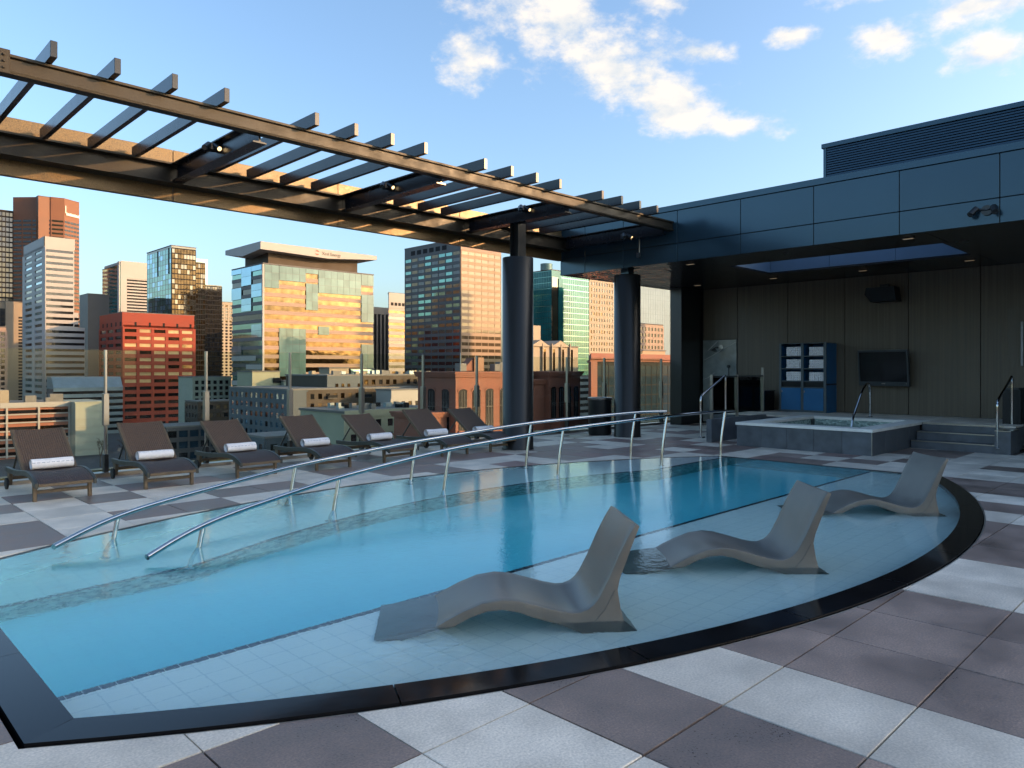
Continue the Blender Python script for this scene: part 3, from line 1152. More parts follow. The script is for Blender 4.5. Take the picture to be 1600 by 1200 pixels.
# roof deck above the soffit
_b = MB()
for xa, ya, xb, yb in ((XF + 0.31, -4.25, 14.08, 11.24), (16.0, -4.25, XW + 0.9, 11.24), (14.08, -4.25, 16.0, 3.74), (14.08, 7.82, 16.0, 11.24)):
    _b.box(xa, ya, 4.25, xb, yb, 4.60)
_b.build('roof_slab', MAT['dark_metal'], pv)
# unseen wing added to keep the low sun off the deck
MB().box(XF + 0.02, -18.0, 0.0, XW + 0.9, -4.26, 4.55).build('sun_block_wing', MAT['fascia_metal'], pv)
# louvred box on the roof
LX, LY0, LY1 = 13.22, -4.2, 5.44
MB().box(LX + 0.05, LY0, 4.62, LX + 0.40, LY1 - 0.052, 5.438).build('louvre_core', MAT['joint_black'], pv)
MB().box(LX - 0.03, LY0, 5.44, LX + 0.50, LY1 + 0.03, 5.52).build('louvre_cap', MAT['fascia_metal'], pv, bevel=0.004, seg=1)
MB().box(LX - 0.01, LY1 - 0.05, 4.60, LX + 0.45, LY1, 5.44).build('louvre_end', MAT['fascia_metal'], pv)
MB().box(LX - 0.01, LY0, 4.60, LX + 0.04, LY1 - 0.051, 4.86).build('louvre_sill', MAT['fascia_metal'], pv)
for k in range(13):
    z = 4.885 + k * 0.043
    for ya, yb in ((LY0, 1.0), (1.012, LY1 - 0.06)):
        b = MB()
        b.extrude([(LX - 0.012, z), (LX + 0.045, z + 0.010), (LX + 0.045, z + 0.040), (LX - 0.006, z + 0.029)], 'y', ya, yb)
        b.build('louvre_blade', MAT['fascia_metal'], pv)
# soffit: dark panels round a skylight well, polished panels over the corner
SK = (14.12, 15.96, 3.78, 7.78)
sd = [((XF + 0.03, -4.2), (SK[0], 8.4)), ((SK[1], -4.2), (XW, 8.4)), ((SK[0], -4.2), (SK[1], SK[2])), ((SK[0], SK[3]), (SK[1], 8.4))]
for (xa, ya), (xb, yb) in sd:
    ny = max(1, round((yb - ya) / 1.6))
    for k in range(ny):
        y_a, y_b = ya + (yb - ya) * k / ny, ya + (yb - ya) * (k + 1) / ny
        MB().box(xa + 0.004, y_a + 0.004, ZB + 0.012, xb - 0.004, y_b - 0.004, ZB + 0.05).build('soffit_panel', MAT['soffit_dark'], pv)
MB().prism([(12.90, 8.404), (XW, 8.404), (XW, 11.05), (16.87, 11.05)], ZB + 0.012, ZB + 0.05).build('soffit_panel', MAT['soffit_dark'], pv)
MB().prism([(XF + 0.03, 8.404), (12.89, 8.404), (16.85, 11.05), (XW, 11.06), (XW, 11.24), (XF + 0.03, 11.24)], ZB + 0.010, ZB + 0.05).build('polished_soffit', MAT['soffit_polished'], pv)
for (xa, ya, xb, yb) in ((SK[0] - 0.03, SK[2], SK[0], SK[3]), (SK[1], SK[2], SK[1] + 0.03, SK[3])):
    yy = lin(ya, yb, 3)
    for c, e in zip(yy, yy[1:]):
        MB().box(xa, c + 0.004, ZB + 0.052, xb, e - 0.004, 4.24).build('skylight_lining', MAT['lining_metal'], pv)
for (xa, ya, xb, yb) in ((SK[0], SK[2] - 0.03, SK[1], SK[2]), (SK[0], SK[3], SK[1], SK[3] + 0.03)):
    MB().box(xa, ya, ZB + 0.052, xb, yb, 4.24).build('skylight_lining', MAT['lining_metal'], pv)
# recessed downlights
for x, y in ((13.15, 4.02), (16.76, 6.04), (16.67, 8.05), (13.2, 8.16), (16.7, 10.11), (16.68, 3.98), (13.3, 1.6), (16.7, 2.0)):
    r_ = MB().box(x - 0.05, y - 0.09, ZB - 0.002, x + 0.05, y + 0.09, ZB + 0.011).build('downlight', MAT['dark_metal'], pv)
    MB().box(x - 0.035, y - 0.075, ZB - 0.006, x + 0.035, y + 0.075, ZB - 0.0025).build('lens', MAT['downlight_glow'], r_)
# back wall of tall panels
MB().box(XW + 0.03, -4.25, 0.0, XW + 0.30, 11.24, 4.25).build('wall_backing', MAT['joint_black'], pv)
wy = [10.66, 9.64, 8.262, 6.862, 5.467, 4.068, 2.66, 1.26, -0.14, -1.54, -2.94, -4.25]
for k, (ya, yb) in enumerate(zip(wy, wy[1:])):
    MB().box(XW, yb + 0.007, 0.452 if k else 2.275, XW + 0.028, ya - 0.007, ZB + 0.008).build('wall_panel', MAT['wall_wood'], pv, bevel=0.002, seg=1)
# corner pier
MB().box(16.87, 10.70, 0.0, XW + 0.25, 11.05, ZB + 0.008).build('corner_pier', MAT['dark_metal'], pv, bevel=0.004, seg=1)
MB().box(XW - 0.05, -4.20, 0.0, XW + 0.25, 3.20, ZB + 0.006).build('side_wall', MAT['dark_metal'], pv)
# round column under the corner
C2X, C2Y = 13.13, 9.70
MB().lathe((C2X, C2Y, 0), [(0.30, 0.0), (0.30, 0.012), (0.288, 0.03), (0.288, 3.535), (0.282, 3.545)], 64).build('round_column', MAT['column_metal'], pv, smooth=35)
MB().box(C2X - 0.10, C2Y - 0.10, 3.54, C2X + 0.10, C2Y + 0.10, 3.655).build('column_neck', MAT['fascia_metal'], pv)
# conduit with sensor on the fascia, twin floodlight further along
cd_ = thing('fascia_sensor', 'slim grey sensor on a short vertical conduit of the fascia', 'sensor', (XF - 0.02, 9.06, 3.86))
MB().cyl((XF - 0.018, 9.06, 3.90), (XF - 0.018, 9.06, 4.20), 0.014, 10).build('conduit', MAT['brushed_steel'], cd_, smooth=40)
MB().box(XF - 0.07, 9.03, 3.82, XF - 0.001, 9.10, 3.92).build('housing', MAT['bezel_grey'], cd_, bevel=0.006)
fl = thing('floodlight', 'black twin-headed floodlight fixed to the lower fascia panel', 'floodlight', (XF - 0.05, 2.80, 3.84))
MB().cyl((XF - 0.04, 2.80, 3.85), (XF - 0.001, 2.80, 3.85), 0.075, 24).build('mounting_plate', MAT['dark_metal'], fl, smooth=30)
for dy in (0.13, -0.09):
    MB().cyl((XF - 0.05, 2.80 + dy, 3.885), (XF - 0.15, 2.80 + dy * 1.45, 3.79), 0.045, 18).build('lamp_head', MAT['dark_metal'], fl, smooth=30)
    MB().cyl((XF - 0.03, 2.80, 3.85), (XF - 0.07, 2.80 + dy, 3.875), 0.014, 8).build('arm', MAT['dark_metal'], fl)

# ------------------------------------------------------------------ raised terrace, steps, spa
ZP = 0.45
ter = thing('raised_terrace', 'raised slate terrace under the pavilion with three front steps', 'terrace', (16, 6, 0), kind='structure')
YT0, YT1 = 3.02, 9.10
_t = MB().box(16.26, YT0, 0.0, XW - 0.001, YT1, ZP - 0.03)
_t.box(15.70, YT0, 0.0, 16.259, 4.55, ZP - 0.03).box(15.70, 7.11, 0.0, 16.259, YT1, ZP - 0.03)
_t.build('terrace_core', MAT['slate'], ter)
ty = [YT0, 3.53, 4.05, 4.555, 5.19, 5.83, 6.47, 7.105, 7.77, 8.43, YT1]
for xa, xb in ((15.70, 16.256), (16.256, 16.80), (16.80, 17.35), (17.35, XW)):
    for ya, yb in zip(ty, ty[1:]):
        if xa < 16 and 4.5 < ya < 7.0:
            continue
        MB().box(xa + 0.003, ya + 0.003, ZP - 0.03, xb - 0.003, yb - 0.003, ZP).build('terrace_paver', MAT['paver_light'], ter, bevel=0.003, seg=1)
SY0, SY1 = 3.20, 4.55
for k, xs_ in enumerate((15.04, 15.37)):
    zt = 0.15 * (k + 1)
    s_ = MB().box(xs_, SY0, 0.0, 15.699, SY1, zt - 0.02).build('step', MAT['slate'], ter)
    MB().box(xs_ - 0.004, SY0 + 0.002, zt - 0.02, 15.698, SY1 - 0.002, zt).build('tread', MAT['slate'], s_)
    MB().box(xs_ - 0.012, SY0 + 0.004, zt - 0.016, xs_ + 0.02, SY1 - 0.004, zt + 0.003).build('nosing', MAT['brushed_steel'], s_)
MB().box(15.688, SY0 + 0.004, ZP - 0.018, 15.72, SY1 - 0.004, ZP + 0.003).build('nosing', MAT['brushed_steel'], ter)
MB().box(15.0, YT0 - 0.06, 0.0, 15.698, SY0 - 0.002, 0.40).build('step_cheek', MAT['slate'], ter)
tr = MB()
tr.box(14.99, YT0 - 0.065, 0.40, 15.70, SY0 - 0.001, 0.412)
tr.build('cheek_edge', MAT['brushed_steel'], ter)
# steps on the other side of the spa
for k in range(2):
    MB().box(15.04 + 0.33 * k, 7.115, 0.0, 15.699, 7.74, 0.15 * (k + 1)).build('step', MAT['slate'], ter)
MB().box(13.32, 7.745, 0.0, 15.698, 7.86, 0.46).build('step_cheek', MAT['slate'], ter)

spa = thing('hot_tub', 'raised square hot tub clad in slate with pale stone rim', 'hot tub', (14.3, 5.9, 0))
SX0, SX1, PY0, PY1 = 13.10, 16.25, 4.56, 7.10
RW = 0.34
for k in range(5):
    a, c = PY0 + 0.02 + (PY1 - PY0 - 0.04) * k / 5, PY0 + 0.02 + (PY1 - PY0 - 0.04) * (k + 1) / 5
    MB().box(SX0 + 0.02, a + 0.002, 0.0, SX0 + 0.05, c - 0.002, 0.40).build('cladding_tile', MAT['slate'], spa, bevel=0.002, seg=1)
for k in range(4):
    a, c = SX0 + 0.052 + 2.52 * k / 4, SX0 + 0.052 + 2.52 * (k + 1) / 4
    for yy in (PY0 + 0.021, PY1 - 0.051):
        MB().box(a + 0.002, yy, 0.0, c - 0.002, yy + 0.03, 0.40).build('cladding_tile', MAT['slate'], spa, bevel=0.002, seg=1)
MB().box(SX0 + 0.014, PY0 + 0.014, 0.0, SX0 + 0.026, PY0 + 0.026, 0.402).build('corner_bead', MAT['brushed_steel'], spa)
MB().box(SX0 + 0.051, PY0 + 0.052, 0.0, SX0 + 0.09, PY1 - 0.052, 0.398).build('shell', MAT['slate'], spa)
for xa, ya, xb, yb in ((SX0, PY0, SX0 + RW, PY1), (SX1 - RW, PY0, SX1, PY1), (SX0 + RW, PY0, SX1 - RW, PY0 + RW), (SX0 + RW, PY1 - RW, SX1 - RW, PY1)):
    MB().box(xa + 0.001, ya + 0.001, 0.403, xb - 0.001, yb - 0.001, 0.456).build('rim_stone', MAT['limestone'], spa, bevel=0.006)
b = MB()
ix0, ix1, iy0, iy1 = SX0 + RW + 0.012, SX1 - RW - 0.012, PY0 + RW + 0.012, PY1 - RW - 0.012
for p, q in (((ix0, iy0), (ix1, iy0)), ((ix1, iy0), (ix1, iy1)), ((ix1, iy1), (ix0, iy1)), ((ix0, iy1), (ix0, iy0))):
    b.quad((*p, -0.5), (*q, -0.5), (*q, 0.403), (*p, 0.403))
b.build('mosaic_lining', MAT['spa_mosaic'], spa)
MB().quad((ix0, iy0, -0.5), (ix1, iy0, -0.5), (ix1, iy1, -0.5), (ix0, iy1, -0.5)).build('spa_floor', MAT['pool_floor'], spa)
MB().box(ix0 - 0.004, iy0 - 0.004, -0.55, ix1 + 0.004, iy1 + 0.004, 0.30).build('spa_water', MAT['spa_water'], spa)
b = MB().box(ix1 - 0.16, iy1 - 0.02, 0.10, ix1 - 0.02, iy1 - 0.005, 0.40).build('skimmer', MAT['trim_dark'], spa)
gr = thing('spa_grab_rail', 'curved chrome grab rail dipping into the hot tub', 'handrail', (16.5, 5.8, ZP))
arc = spline([(16.52, 5.80, 0.456), (16.51, 5.80, 0.85), (16.49, 5.80, 1.08), (16.42, 5.80, 1.17), (16.28, 5.80, 1.15), (16.05, 5.81, 0.98), (15.82, 5.81, 0.74), (15.62, 5.82, 0.48), (15.52, 5.82, 0.25)], 8)
MB().tube(arc, 0.024, 12).build('rail', MAT['chrome'], gr, smooth=True)
MB().lathe((16.52, 5.80, 0.457), [(0.05, 0), (0.05, 0.01), (0.028, 0.02)], 16).build('base_flange', MAT['chrome'], gr, smooth=True)


def step_rail(label, x, y, dx):
    g = thing('step_handrail', label, 'handrail', (x, y, 0), 'handrails at the terrace steps')
    MB().tube(spline([(x, y, 0.10), (x, y, 0.45), (x, y, 0.78), (x + 0.015, y, 0.88), (x + 0.10, y, 0.965), (x + dx * 0.5, y, 1.14), (x + dx - 0.14, y, 1.30), (x + dx - 0.03, y, 1.345), (x + dx, y, 1.28), (x + dx, y, 1.05), (x + dx, y, 0.46)], 6), 0.022, 12).build('rail', MAT['chrome'], g, smooth=True)
    MB().lathe((x, y, 0.0), [(0.05, 0.10), (0.05, 0.11), (0.026, 0.12)], 16).build('base_flange', MAT['chrome'], g, smooth=True)
    MB().tube([(x, y, 0.11), (x + 0.05, y, 0.09), (x + 0.14, y, 0.09)], 0.02, 10).build('foot_bracket', MAT['chrome'], g, smooth=True)
    return g


step_rail('chrome handrail of the steps beside the slate cheek at the picture edge', 15.02, 3.16, 1.10)
step_rail('chrome handrail of the steps on the shower side of the hot tub', 13.20, 7.92, 1.0)

# low glass screen before the shower
gs = thing('glass_screen', 'low glass screen with dark top rail in front of the outdoor shower', 'screen', (15.3, 8.25, 0))
px_ = [(14.20, 8.25), (15.30, 8.25), (16.54, 8.25)]
for (xa, ya), (xb, yb) in zip(px_, px_[1:]):
    MB().box(xa + 0.03, ya - 0.006, 0.50, xb - 0.03, ya + 0.006, 1.30).build('glass_pane', MAT['rail_glass'], gs)
for k, (xa, ya) in enumerate(px_):
    MB().box(xa - 0.022, ya - 0.03, 0.0 if xa < 15.7 else ZP, xa + 0.022, ya + 0.03, 1.36 if k < 2 else 1.52).build('post', MAT['brushed_steel'], gs, bevel=0.003, seg=1)
MB().box(14.23, 8.225, 1.305, 16.51, 8.275, 1.335).build('top_rail', MAT['dark_metal'], gs)

# ------------------------------------------------------------------ outdoor shower
sh = thing('outdoor_shower', 'outdoor shower with veined stone panel and dark fittings', 'shower', (XW, 10.15, 0.1))
MB().box(XW - 0.03, 9.655, 0.05, XW + 0.026, 10.65, 2.265).build('stone_panel', MAT['marble'], sh, bevel=0.003, seg=1)
for pts in ([(10.63, 1.72), (10.45, 1.80), (10.2, 1.93), (9.98, 2.05), (9.67, 2.19)], [(10.5, 1.98), (10.38, 2.08), (10.2, 2.24)], [(10.2, 0.55), (10.0, 0.72), (9.8, 0.98)], [(10.64, 1.2), (10.5, 1.24), (10.3, 1.38)]):
    MB().tube([(XW - 0.0305, y, z) for y, z in pts], [0.004, 0.008, 0.006, 0.009, 0.004][:len(pts)], 6).build('vein', MAT['vein_white'], sh)
MB().tube([(XW - 0.03, 10.18, 2.05), (XW - 0.14, 10.18, 2.07), (XW - 0.24, 10.18, 2.03)], 0.013, 10).build('shower_arm', MAT['dark_metal'], sh, smooth=True)
MB().tube([(XW - 0.24, 10.18, 2.04), (XW - 0.255, 10.18, 1.99), (XW - 0.26, 10.18, 1.975)], [0.02, 0.075, 0.085], 20).build('shower_head', MAT['dark_metal'], sh, smooth=40)
MB().cyl((XW - 0.05, 10.10, 2.06), (XW - 0.03, 10.10, 2.06), 0.07, 20).build('wall_plate', MAT['brushed_steel'], sh)
MB().cyl((XW - 0.06, 9.87, 1.55), (XW - 0.03, 9.87, 1.55), 0.045, 18).build('hand_shower_holder', MAT['dark_metal'], sh)
MB().tube([(XW - 0.07, 9.86, 1.58), (XW - 0.10, 9.84, 1.50), (XW - 0.09, 9.83, 1.20)], 0.012, 8).build('hand_shower', MAT['dark_metal'], sh)
MB().tube([(XW - 0.07, 9.84, 1.2), (XW - 0.07, 9.86, 0.7), (XW - 0.07, 9.92, 0.55), (XW - 0.06, 9.96, 0.8)], 0.008, 8).build('hose', MAT['dark_metal'], sh)
for z in (1.08, 0.90):
    MB().cyl((XW - 0.055, 10.12 if z < 1 else 9.95, z), (XW - 0.03, 10.12 if z < 1 else 9.95, z), 0.06, 20).build('valve_plate', MAT['dark_metal'], sh)
    MB().cyl((XW - 0.09, 10.12 if z < 1 else 9.95, z), (XW - 0.055, 10.12 if z < 1 else 9.95, z), 0.02, 12).build('valve_knob', MAT['chrome'], sh)

# ------------------------------------------------------------------ towel cabinet
CB = thing('towel_cabinet', 'blue towel cabinet with open shelves above two doors', 'cabinet', (17.55, 7.62, ZP))
cx0, cx1, cy0, cy1, cz1 = 17.28, 17.88, 7.05, 8.19, 2.11
MB().box(cx1 - 0.02, cy0 + 0.021, ZP, cx1, cy1 - 0.021, cz1 - 0.021).build('back_panel', MAT['cabinet_blue'], CB)
for y in (cy0, cy1 - 0.02):
    MB().box(cx0 + 0.021, y, ZP, cx1, y + 0.02, cz1 - 0.021).build('side_panel', MAT['cabinet_blue'], CB)
MB().box(cx0, cy0 - 0.004, cz1 - 0.02, cx1 + 0.002, cy1 + 0.004, cz1).build('top_panel', MAT['cabinet_grey'], CB, bevel=0.003, seg=1)
ym = (cy0 + cy1) / 2
for y, w in ((cy0 - 0.003, 0.065), (ym - 0.032, 0.064), (cy1 - 0.05, 0.053)):
    MB().box(cx0 - 0.005, y, ZP + 0.001, cx0 + 0.02, y + w, cz1 - 0.022).build('stile', MAT['cabinet_grey'], CB, bevel=0.003, seg=1)
MB().box(cx0 + 0.0205, ym - 0.012, ZP + 0.06, cx1 - 0.021, ym + 0.012, cz1 - 0.022).build('divider', MAT['cabinet_blue'], CB)
shelf_z = [1.80, 1.50, 1.20, 1.05]
for z in shelf_z:
    for a, c in ((cy0 + 0.063, ym - 0.033), (ym + 0.033, cy1 - 0.051)):
        MB().box(cx0 + 0.0, a, z - 0.022, cx1 - 0.022, c, z).build('shelf', MAT['cabinet_grey'], CB)
for a, c in ((cy0 + 0.064, ym - 0.034), (ym + 0.034, cy1 - 0.052)):
    MB().box(cx0 + 0.03, a, 1.052, cx0 + 0.05, c, 1.176).build('drawer_front', MAT['planter_black'], CB)
    dr = MB().box(cx0 - 0.008, a, ZP + 0.05, cx0 + 0.015, c, 1.026).build('door', MAT['cabinet_blue'], CB, bevel=0.003, seg=1)
    MB().box(cx0 - 0.018, c - 0.03, 0.92, cx0 - 0.0085, c - 0.012, 0.97).build('handle', MAT['brushed_steel'], dr)
MB().box(cx0 - 0.003, cy0 + 0.063, ZP + 0.002, cx0 + 0.018, cy1 - 0.051, ZP + 0.048).build('plinth', MAT['cabinet_grey'], CB)
MB().box(cx0 + 0.021, cy0 - 0.004, 1.10, cx1, cy0 - 0.0005, 1.14).build('side_band', MAT['planter_black'], CB)
place = ['top', 'middle', 'bottom']
for r_, z in enumerate(shelf_z[:3]):
    for c_, (a, c) in enumerate(((ym + 0.04, cy1 - 0.05 - 0.10), (cy0 + 0.07, ym - 0.04 - 0.10))):
        o = thing('towel_stack', f"block of small white rolled towels on the {place[r_]} shelf, {'column nearer the shower' if c_ == 0 else 'column nearer the television'}", 'towels', (cx0 + 0.1, (a + c) / 2, z), 'rolled towels in the blue cabinet')
        b = MB()
        ny, nz = 8, 5
        rr = (c - a) / ny / 2
        for q in range(nz):
            for p in range(ny):
                yy = a + rr * (2 * p + 1) + random.uniform(-0.003, 0.003)
                zz = z + rr * 0.92 * (2 * q + 1) + 0.001
                b.lathe((0, 0, 0), [(0.001, 0)], 3) if False else None
                x_ = cx0 + 0.05 + random.uniform(-0.012, 0.012)
                b.tube([(x_, yy, zz), (x_ + 0.008, yy, zz), (x_ + 0.3, yy, zz)], [rr * 0.75, rr * 0.98, rr * 0.98], 10)
        tag(b.build('towel_roll', MAT['towel_white'], o, smooth=50), kind='stuff')

# ------------------------------------------------------------------ television, speaker, boxes, bin
tv = thing('television', 'black wall television turned slightly away from the panelled wall', 'television', (17.7, 5.95, 1.5))
def tvp(u, v, w):
    a = R(7)
    tl = R(6)
    x, y, z = w, u, v
    x, z = x * cos(tl) - z * sin(tl), x * sin(tl) + z * cos(tl)
    return (17.66 + x * cos(a) + y * sin(a), 5.92 + y * cos(a) - x * sin(a), 1.50 + z)
def tvbox(u0, u1, v0, v1, w0, w1, name, m, par=tv, bevel=0.0):
    b = MB().box(w0, u0, v0, w1, u1, v1)
    b.v = [tvp(y, z, x) for x, y, z in b.v]
    return b.build(name, MAT[m], par, bevel=bevel)
tvbox(-0.56, 0.56, -0.40, 0.42, -0.03, 0.05, 'casing', 'bezel_grey', bevel=0.006)
tvbox(-0.525, 0.525, -0.30, 0.375, -0.034, -0.0305, 'screen', 'screen_black')
tvbox(-0.04, 0.04, -0.355, -0.33, -0.033, -0.0305, 'maker_badge', 'brushed_steel')
tvbox(-0.51, -0.495, -0.35, -0.335, -0.033, -0.0305, 'power_lamp', 'brushed_steel')
MB().box(17.70, 5.75, 1.30, 17.899, 6.05, 1.65).build('wall_bracket', MAT['dark_metal'], tv)

spk = thing('wall_speaker', 'black wedge-shaped speaker high on the panelled wall', 'speaker', (17.75, 5.9, 3.15))
b = MB().extrude([(5.58, 3.00), (6.12, 3.00), (6.24, 3.17), (6.19, 3.32), (5.60, 3.32)], 'x', 17.36, 17.72)
b.v = [(x + (3.32 - z) * 0.25, y, z) for x, y, z in b.v]
b.build('cabinet', MAT['planter_black'], spk, bevel=0.012)
MB().box(17.62, 5.80, 3.322, 17.70, 5.98, 3.40).build('bracket', MAT['dark_metal'], spk)
MB().box(17.66, 5.84, 3.34, 17.898, 5.94, 3.38).build('bracket_arm', MAT['dark_metal'], spk)
MB().cyl((17.425, 5.95, 3.08), (17.435, 5.95, 3.08), 0.010, 12).build('badge', MAT['brushed_steel'], spk)

bx = thing('planter_box', 'low black box between the glass screen and the towel cabinet', 'box', (17.3, 8.55, ZP), 'black boxes on the terrace')
MB().box(16.75, 8.48, ZP, 17.62, 9.04, 0.93).build('body', MAT['planter_black'], bx, bevel=0.008)
MB().box(16.73, 8.46, 0.931, 17.64, 9.06, 0.95).build('lid', MAT['dark_metal'], bx, bevel=0.004)
bx = thing('planter_box', 'black box behind the step handrail at the picture edge', 'box', (15.6, 3.35, ZP), 'black boxes on the terrace')
MB().box(16.35, 3.07, ZP, 16.85, 3.36, 1.10).build('body', MAT['planter_black'], bx, bevel=0.008)
MB().box(16.38, 3.10, 1.101, 16.82, 3.33, 1.13).build('lid', MAT['dark_metal'], bx, bevel=0.004)
wr = thing('wall_light', 'slim vertical steel wall light at the end of the panelled wall', 'light', (17.8, 3.4, 1.8))
MB().box(17.80, 3.30, 1.55, 17.848, 3.345, 2.45).build('tube', MAT['satin_grey'], wr, bevel=0.006)
MB().box(17.849, 3.305, 1.60, 17.90, 3.34, 2.40).build('spine', MAT['dark_metal'], wr)

bn_ = thing('waste_bin', 'round black waste bin with pale rim beside the corner column', 'bin', (13.02, 10.38, 0))
MB().lathe((13.02, 10.38, 0), [(0.235, 0.0), (0.245, 0.01), (0.26, 0.05), (0.26, 0.78), (0.25, 0.79)], 40).build('body', MAT['planter_black'], bn_, smooth=35)
MB().lathe((13.02, 10.38, 0), [(0.272, 0.791), (0.278, 0.80), (0.278, 0.835), (0.262, 0.848), (0.19, 0.848), (0.17, 0.80)], 40).build('rim', MAT['brushed_steel'], bn_, smooth=35)

# ================================================================== the city
GZ = -35.0
ground = MB().box(-3000, -3000, GZ - 1, 4000, 4000, GZ)
pm('street_ground', (0.055, 0.058, 0.060), 0.85, var=0.4, vs=0.02)
tag(ground.build('ground', MAT['street_ground']), 'grey city ground and streets far below the roof terrace', 'ground', kind='structure')

pm('facade_red', (0.28, 0.048, 0.024), 0.75, var=0.10, vs=0.15)
pm('facade_brick', (0.22, 0.085, 0.055), 0.8, var=0.16, vs=0.3, speck=0.12, ss=3)
pm('facade_white', (0.34, 0.325, 0.30), 0.6, var=0.06, vs=0.1)
pm('facade_cream', (0.30, 0.245, 0.175), 0.7, var=0.06, vs=0.1)
pm('facade_salmon', (0.30, 0.11, 0.065), 0.7, var=0.08, vs=0.1)
pm('facade_copper', (0.19, 0.075, 0.033), 0.55, var=0.10, vs=0.08)
pm('facade_pinkgrey', (0.27, 0.180, 0.130), 0.6, var=0.08, vs=0.1)
pm('facade_tan', (0.26, 0.17, 0.10), 0.6, var=0.08, vs=0.1)
pm('facade_black', (0.014, 0.015, 0.017), 0.6, var=0.1, vs=0.1, spec=0.1)
pm('facade_darkgrey', (0.065, 0.062, 0.060), 0.75, var=0.15, vs=0.2)
pm('facade_umber', (0.060, 0.044, 0.030), 0.75, var=0.15, vs=0.2)
pm('facade_slateblue', (0.075, 0.095, 0.110), 0.7, var=0.12, vs=0.2)
pm('facade_sage', (0.30, 0.31, 0.22), 0.75, var=0.08, vs=0.2)
pm('facade_palegreen', (0.32, 0.345, 0.28), 0.75, var=0.08, vs=0.2)
pm('facade_graphite', (0.060, 0.062, 0.064), 0.5, var=0.1, vs=0.2)
pm('roof_gravel', (0.14, 0.135, 0.125), 0.9, var=0.25, vs=0.5)
pm('roof_membrane', (0.17, 0.165, 0.155), 0.8, var=0.25, vs=0.4)
pm('zinc', (0.22, 0.28, 0.31), 0.4, 0.4, var=0.15, vs=0.3)
pm('glass_dark', (0.055, 0.055, 0.058), 0.06, 0.75, var=0.25, vs=0.35, rnd=0.5, wob=0.10, ws=0.35)
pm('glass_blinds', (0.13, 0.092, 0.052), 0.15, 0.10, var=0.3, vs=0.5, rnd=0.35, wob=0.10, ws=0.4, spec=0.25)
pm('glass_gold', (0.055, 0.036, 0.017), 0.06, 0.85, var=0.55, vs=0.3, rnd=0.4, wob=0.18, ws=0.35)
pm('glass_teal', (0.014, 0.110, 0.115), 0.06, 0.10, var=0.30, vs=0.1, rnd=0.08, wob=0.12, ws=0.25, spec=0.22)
pm('blind_lit', (0.46, 0.34, 0.17), 0.4, 0.0, var=0.15, vs=0.6, rnd=0.15)  # sunlit gold of the upper windows put into the blind colour
pm('glass_brown', (0.12, 0.085, 0.055), 0.08, 0.8, var=0.25, vs=0.4, rnd=0.3, wob=0.1, ws=0.4)
pm('glass_aqua', (0.085, 0.155, 0.150), 0.06, 0.04, var=0.25, vs=0.15, rnd=0.18, wob=0.14, ws=0.30, spec=0.22)
pm('glass_blue', (0.25, 0.42, 0.55), 0.05, 0.85, var=0.10, vs=0.15, rnd=0.12, wob=0.06, ws=0.3)
pm('glass_green', (0.16, 0.30, 0.27), 0.06, 0.85, var=0.12, vs=0.15, rnd=0.15, wob=0.06, ws=0.3)
pm('glass_smoke', (0.11, 0.10, 0.085), 0.05, 0.90, var=0.2, vs=0.1, rnd=0.3, wob=0.10, ws=0.2)
pm('glass_pale', (0.15, 0.215, 0.26), 0.12, 0.0, var=0.08, vs=0.1, rnd=0.08, spec=0.15)
pm('glass_navy', (0.016, 0.034, 0.050), 0.10, 0.0, var=0.2, vs=0.5, rnd=0.2, wob=0.06, ws=0.4, spec=0.10)
pm('sign_white', (0.8, 0.78, 0.72), 0.6, var=0)
pm('sign_red', (0.45, 0.03, 0.02), 0.5, var=0)
pm('sign_dark', (0.05, 0.04, 0.03), 0.5, var=0)


def slab(face, c, a0, a1, z0, z1, p0, p1):
    """box lying on a facade: face 'R' looks along -Y at y=c, face 'L' looks along -X at x=c; p0..p1 = how far it stands proud"""
    b = MB()
    if face == 'R':
        return b.box(a0, c - p1, z0, a1, c - p0, z1)
    return b.box(c - p1, a0, z0, c - p0, a1, z1)


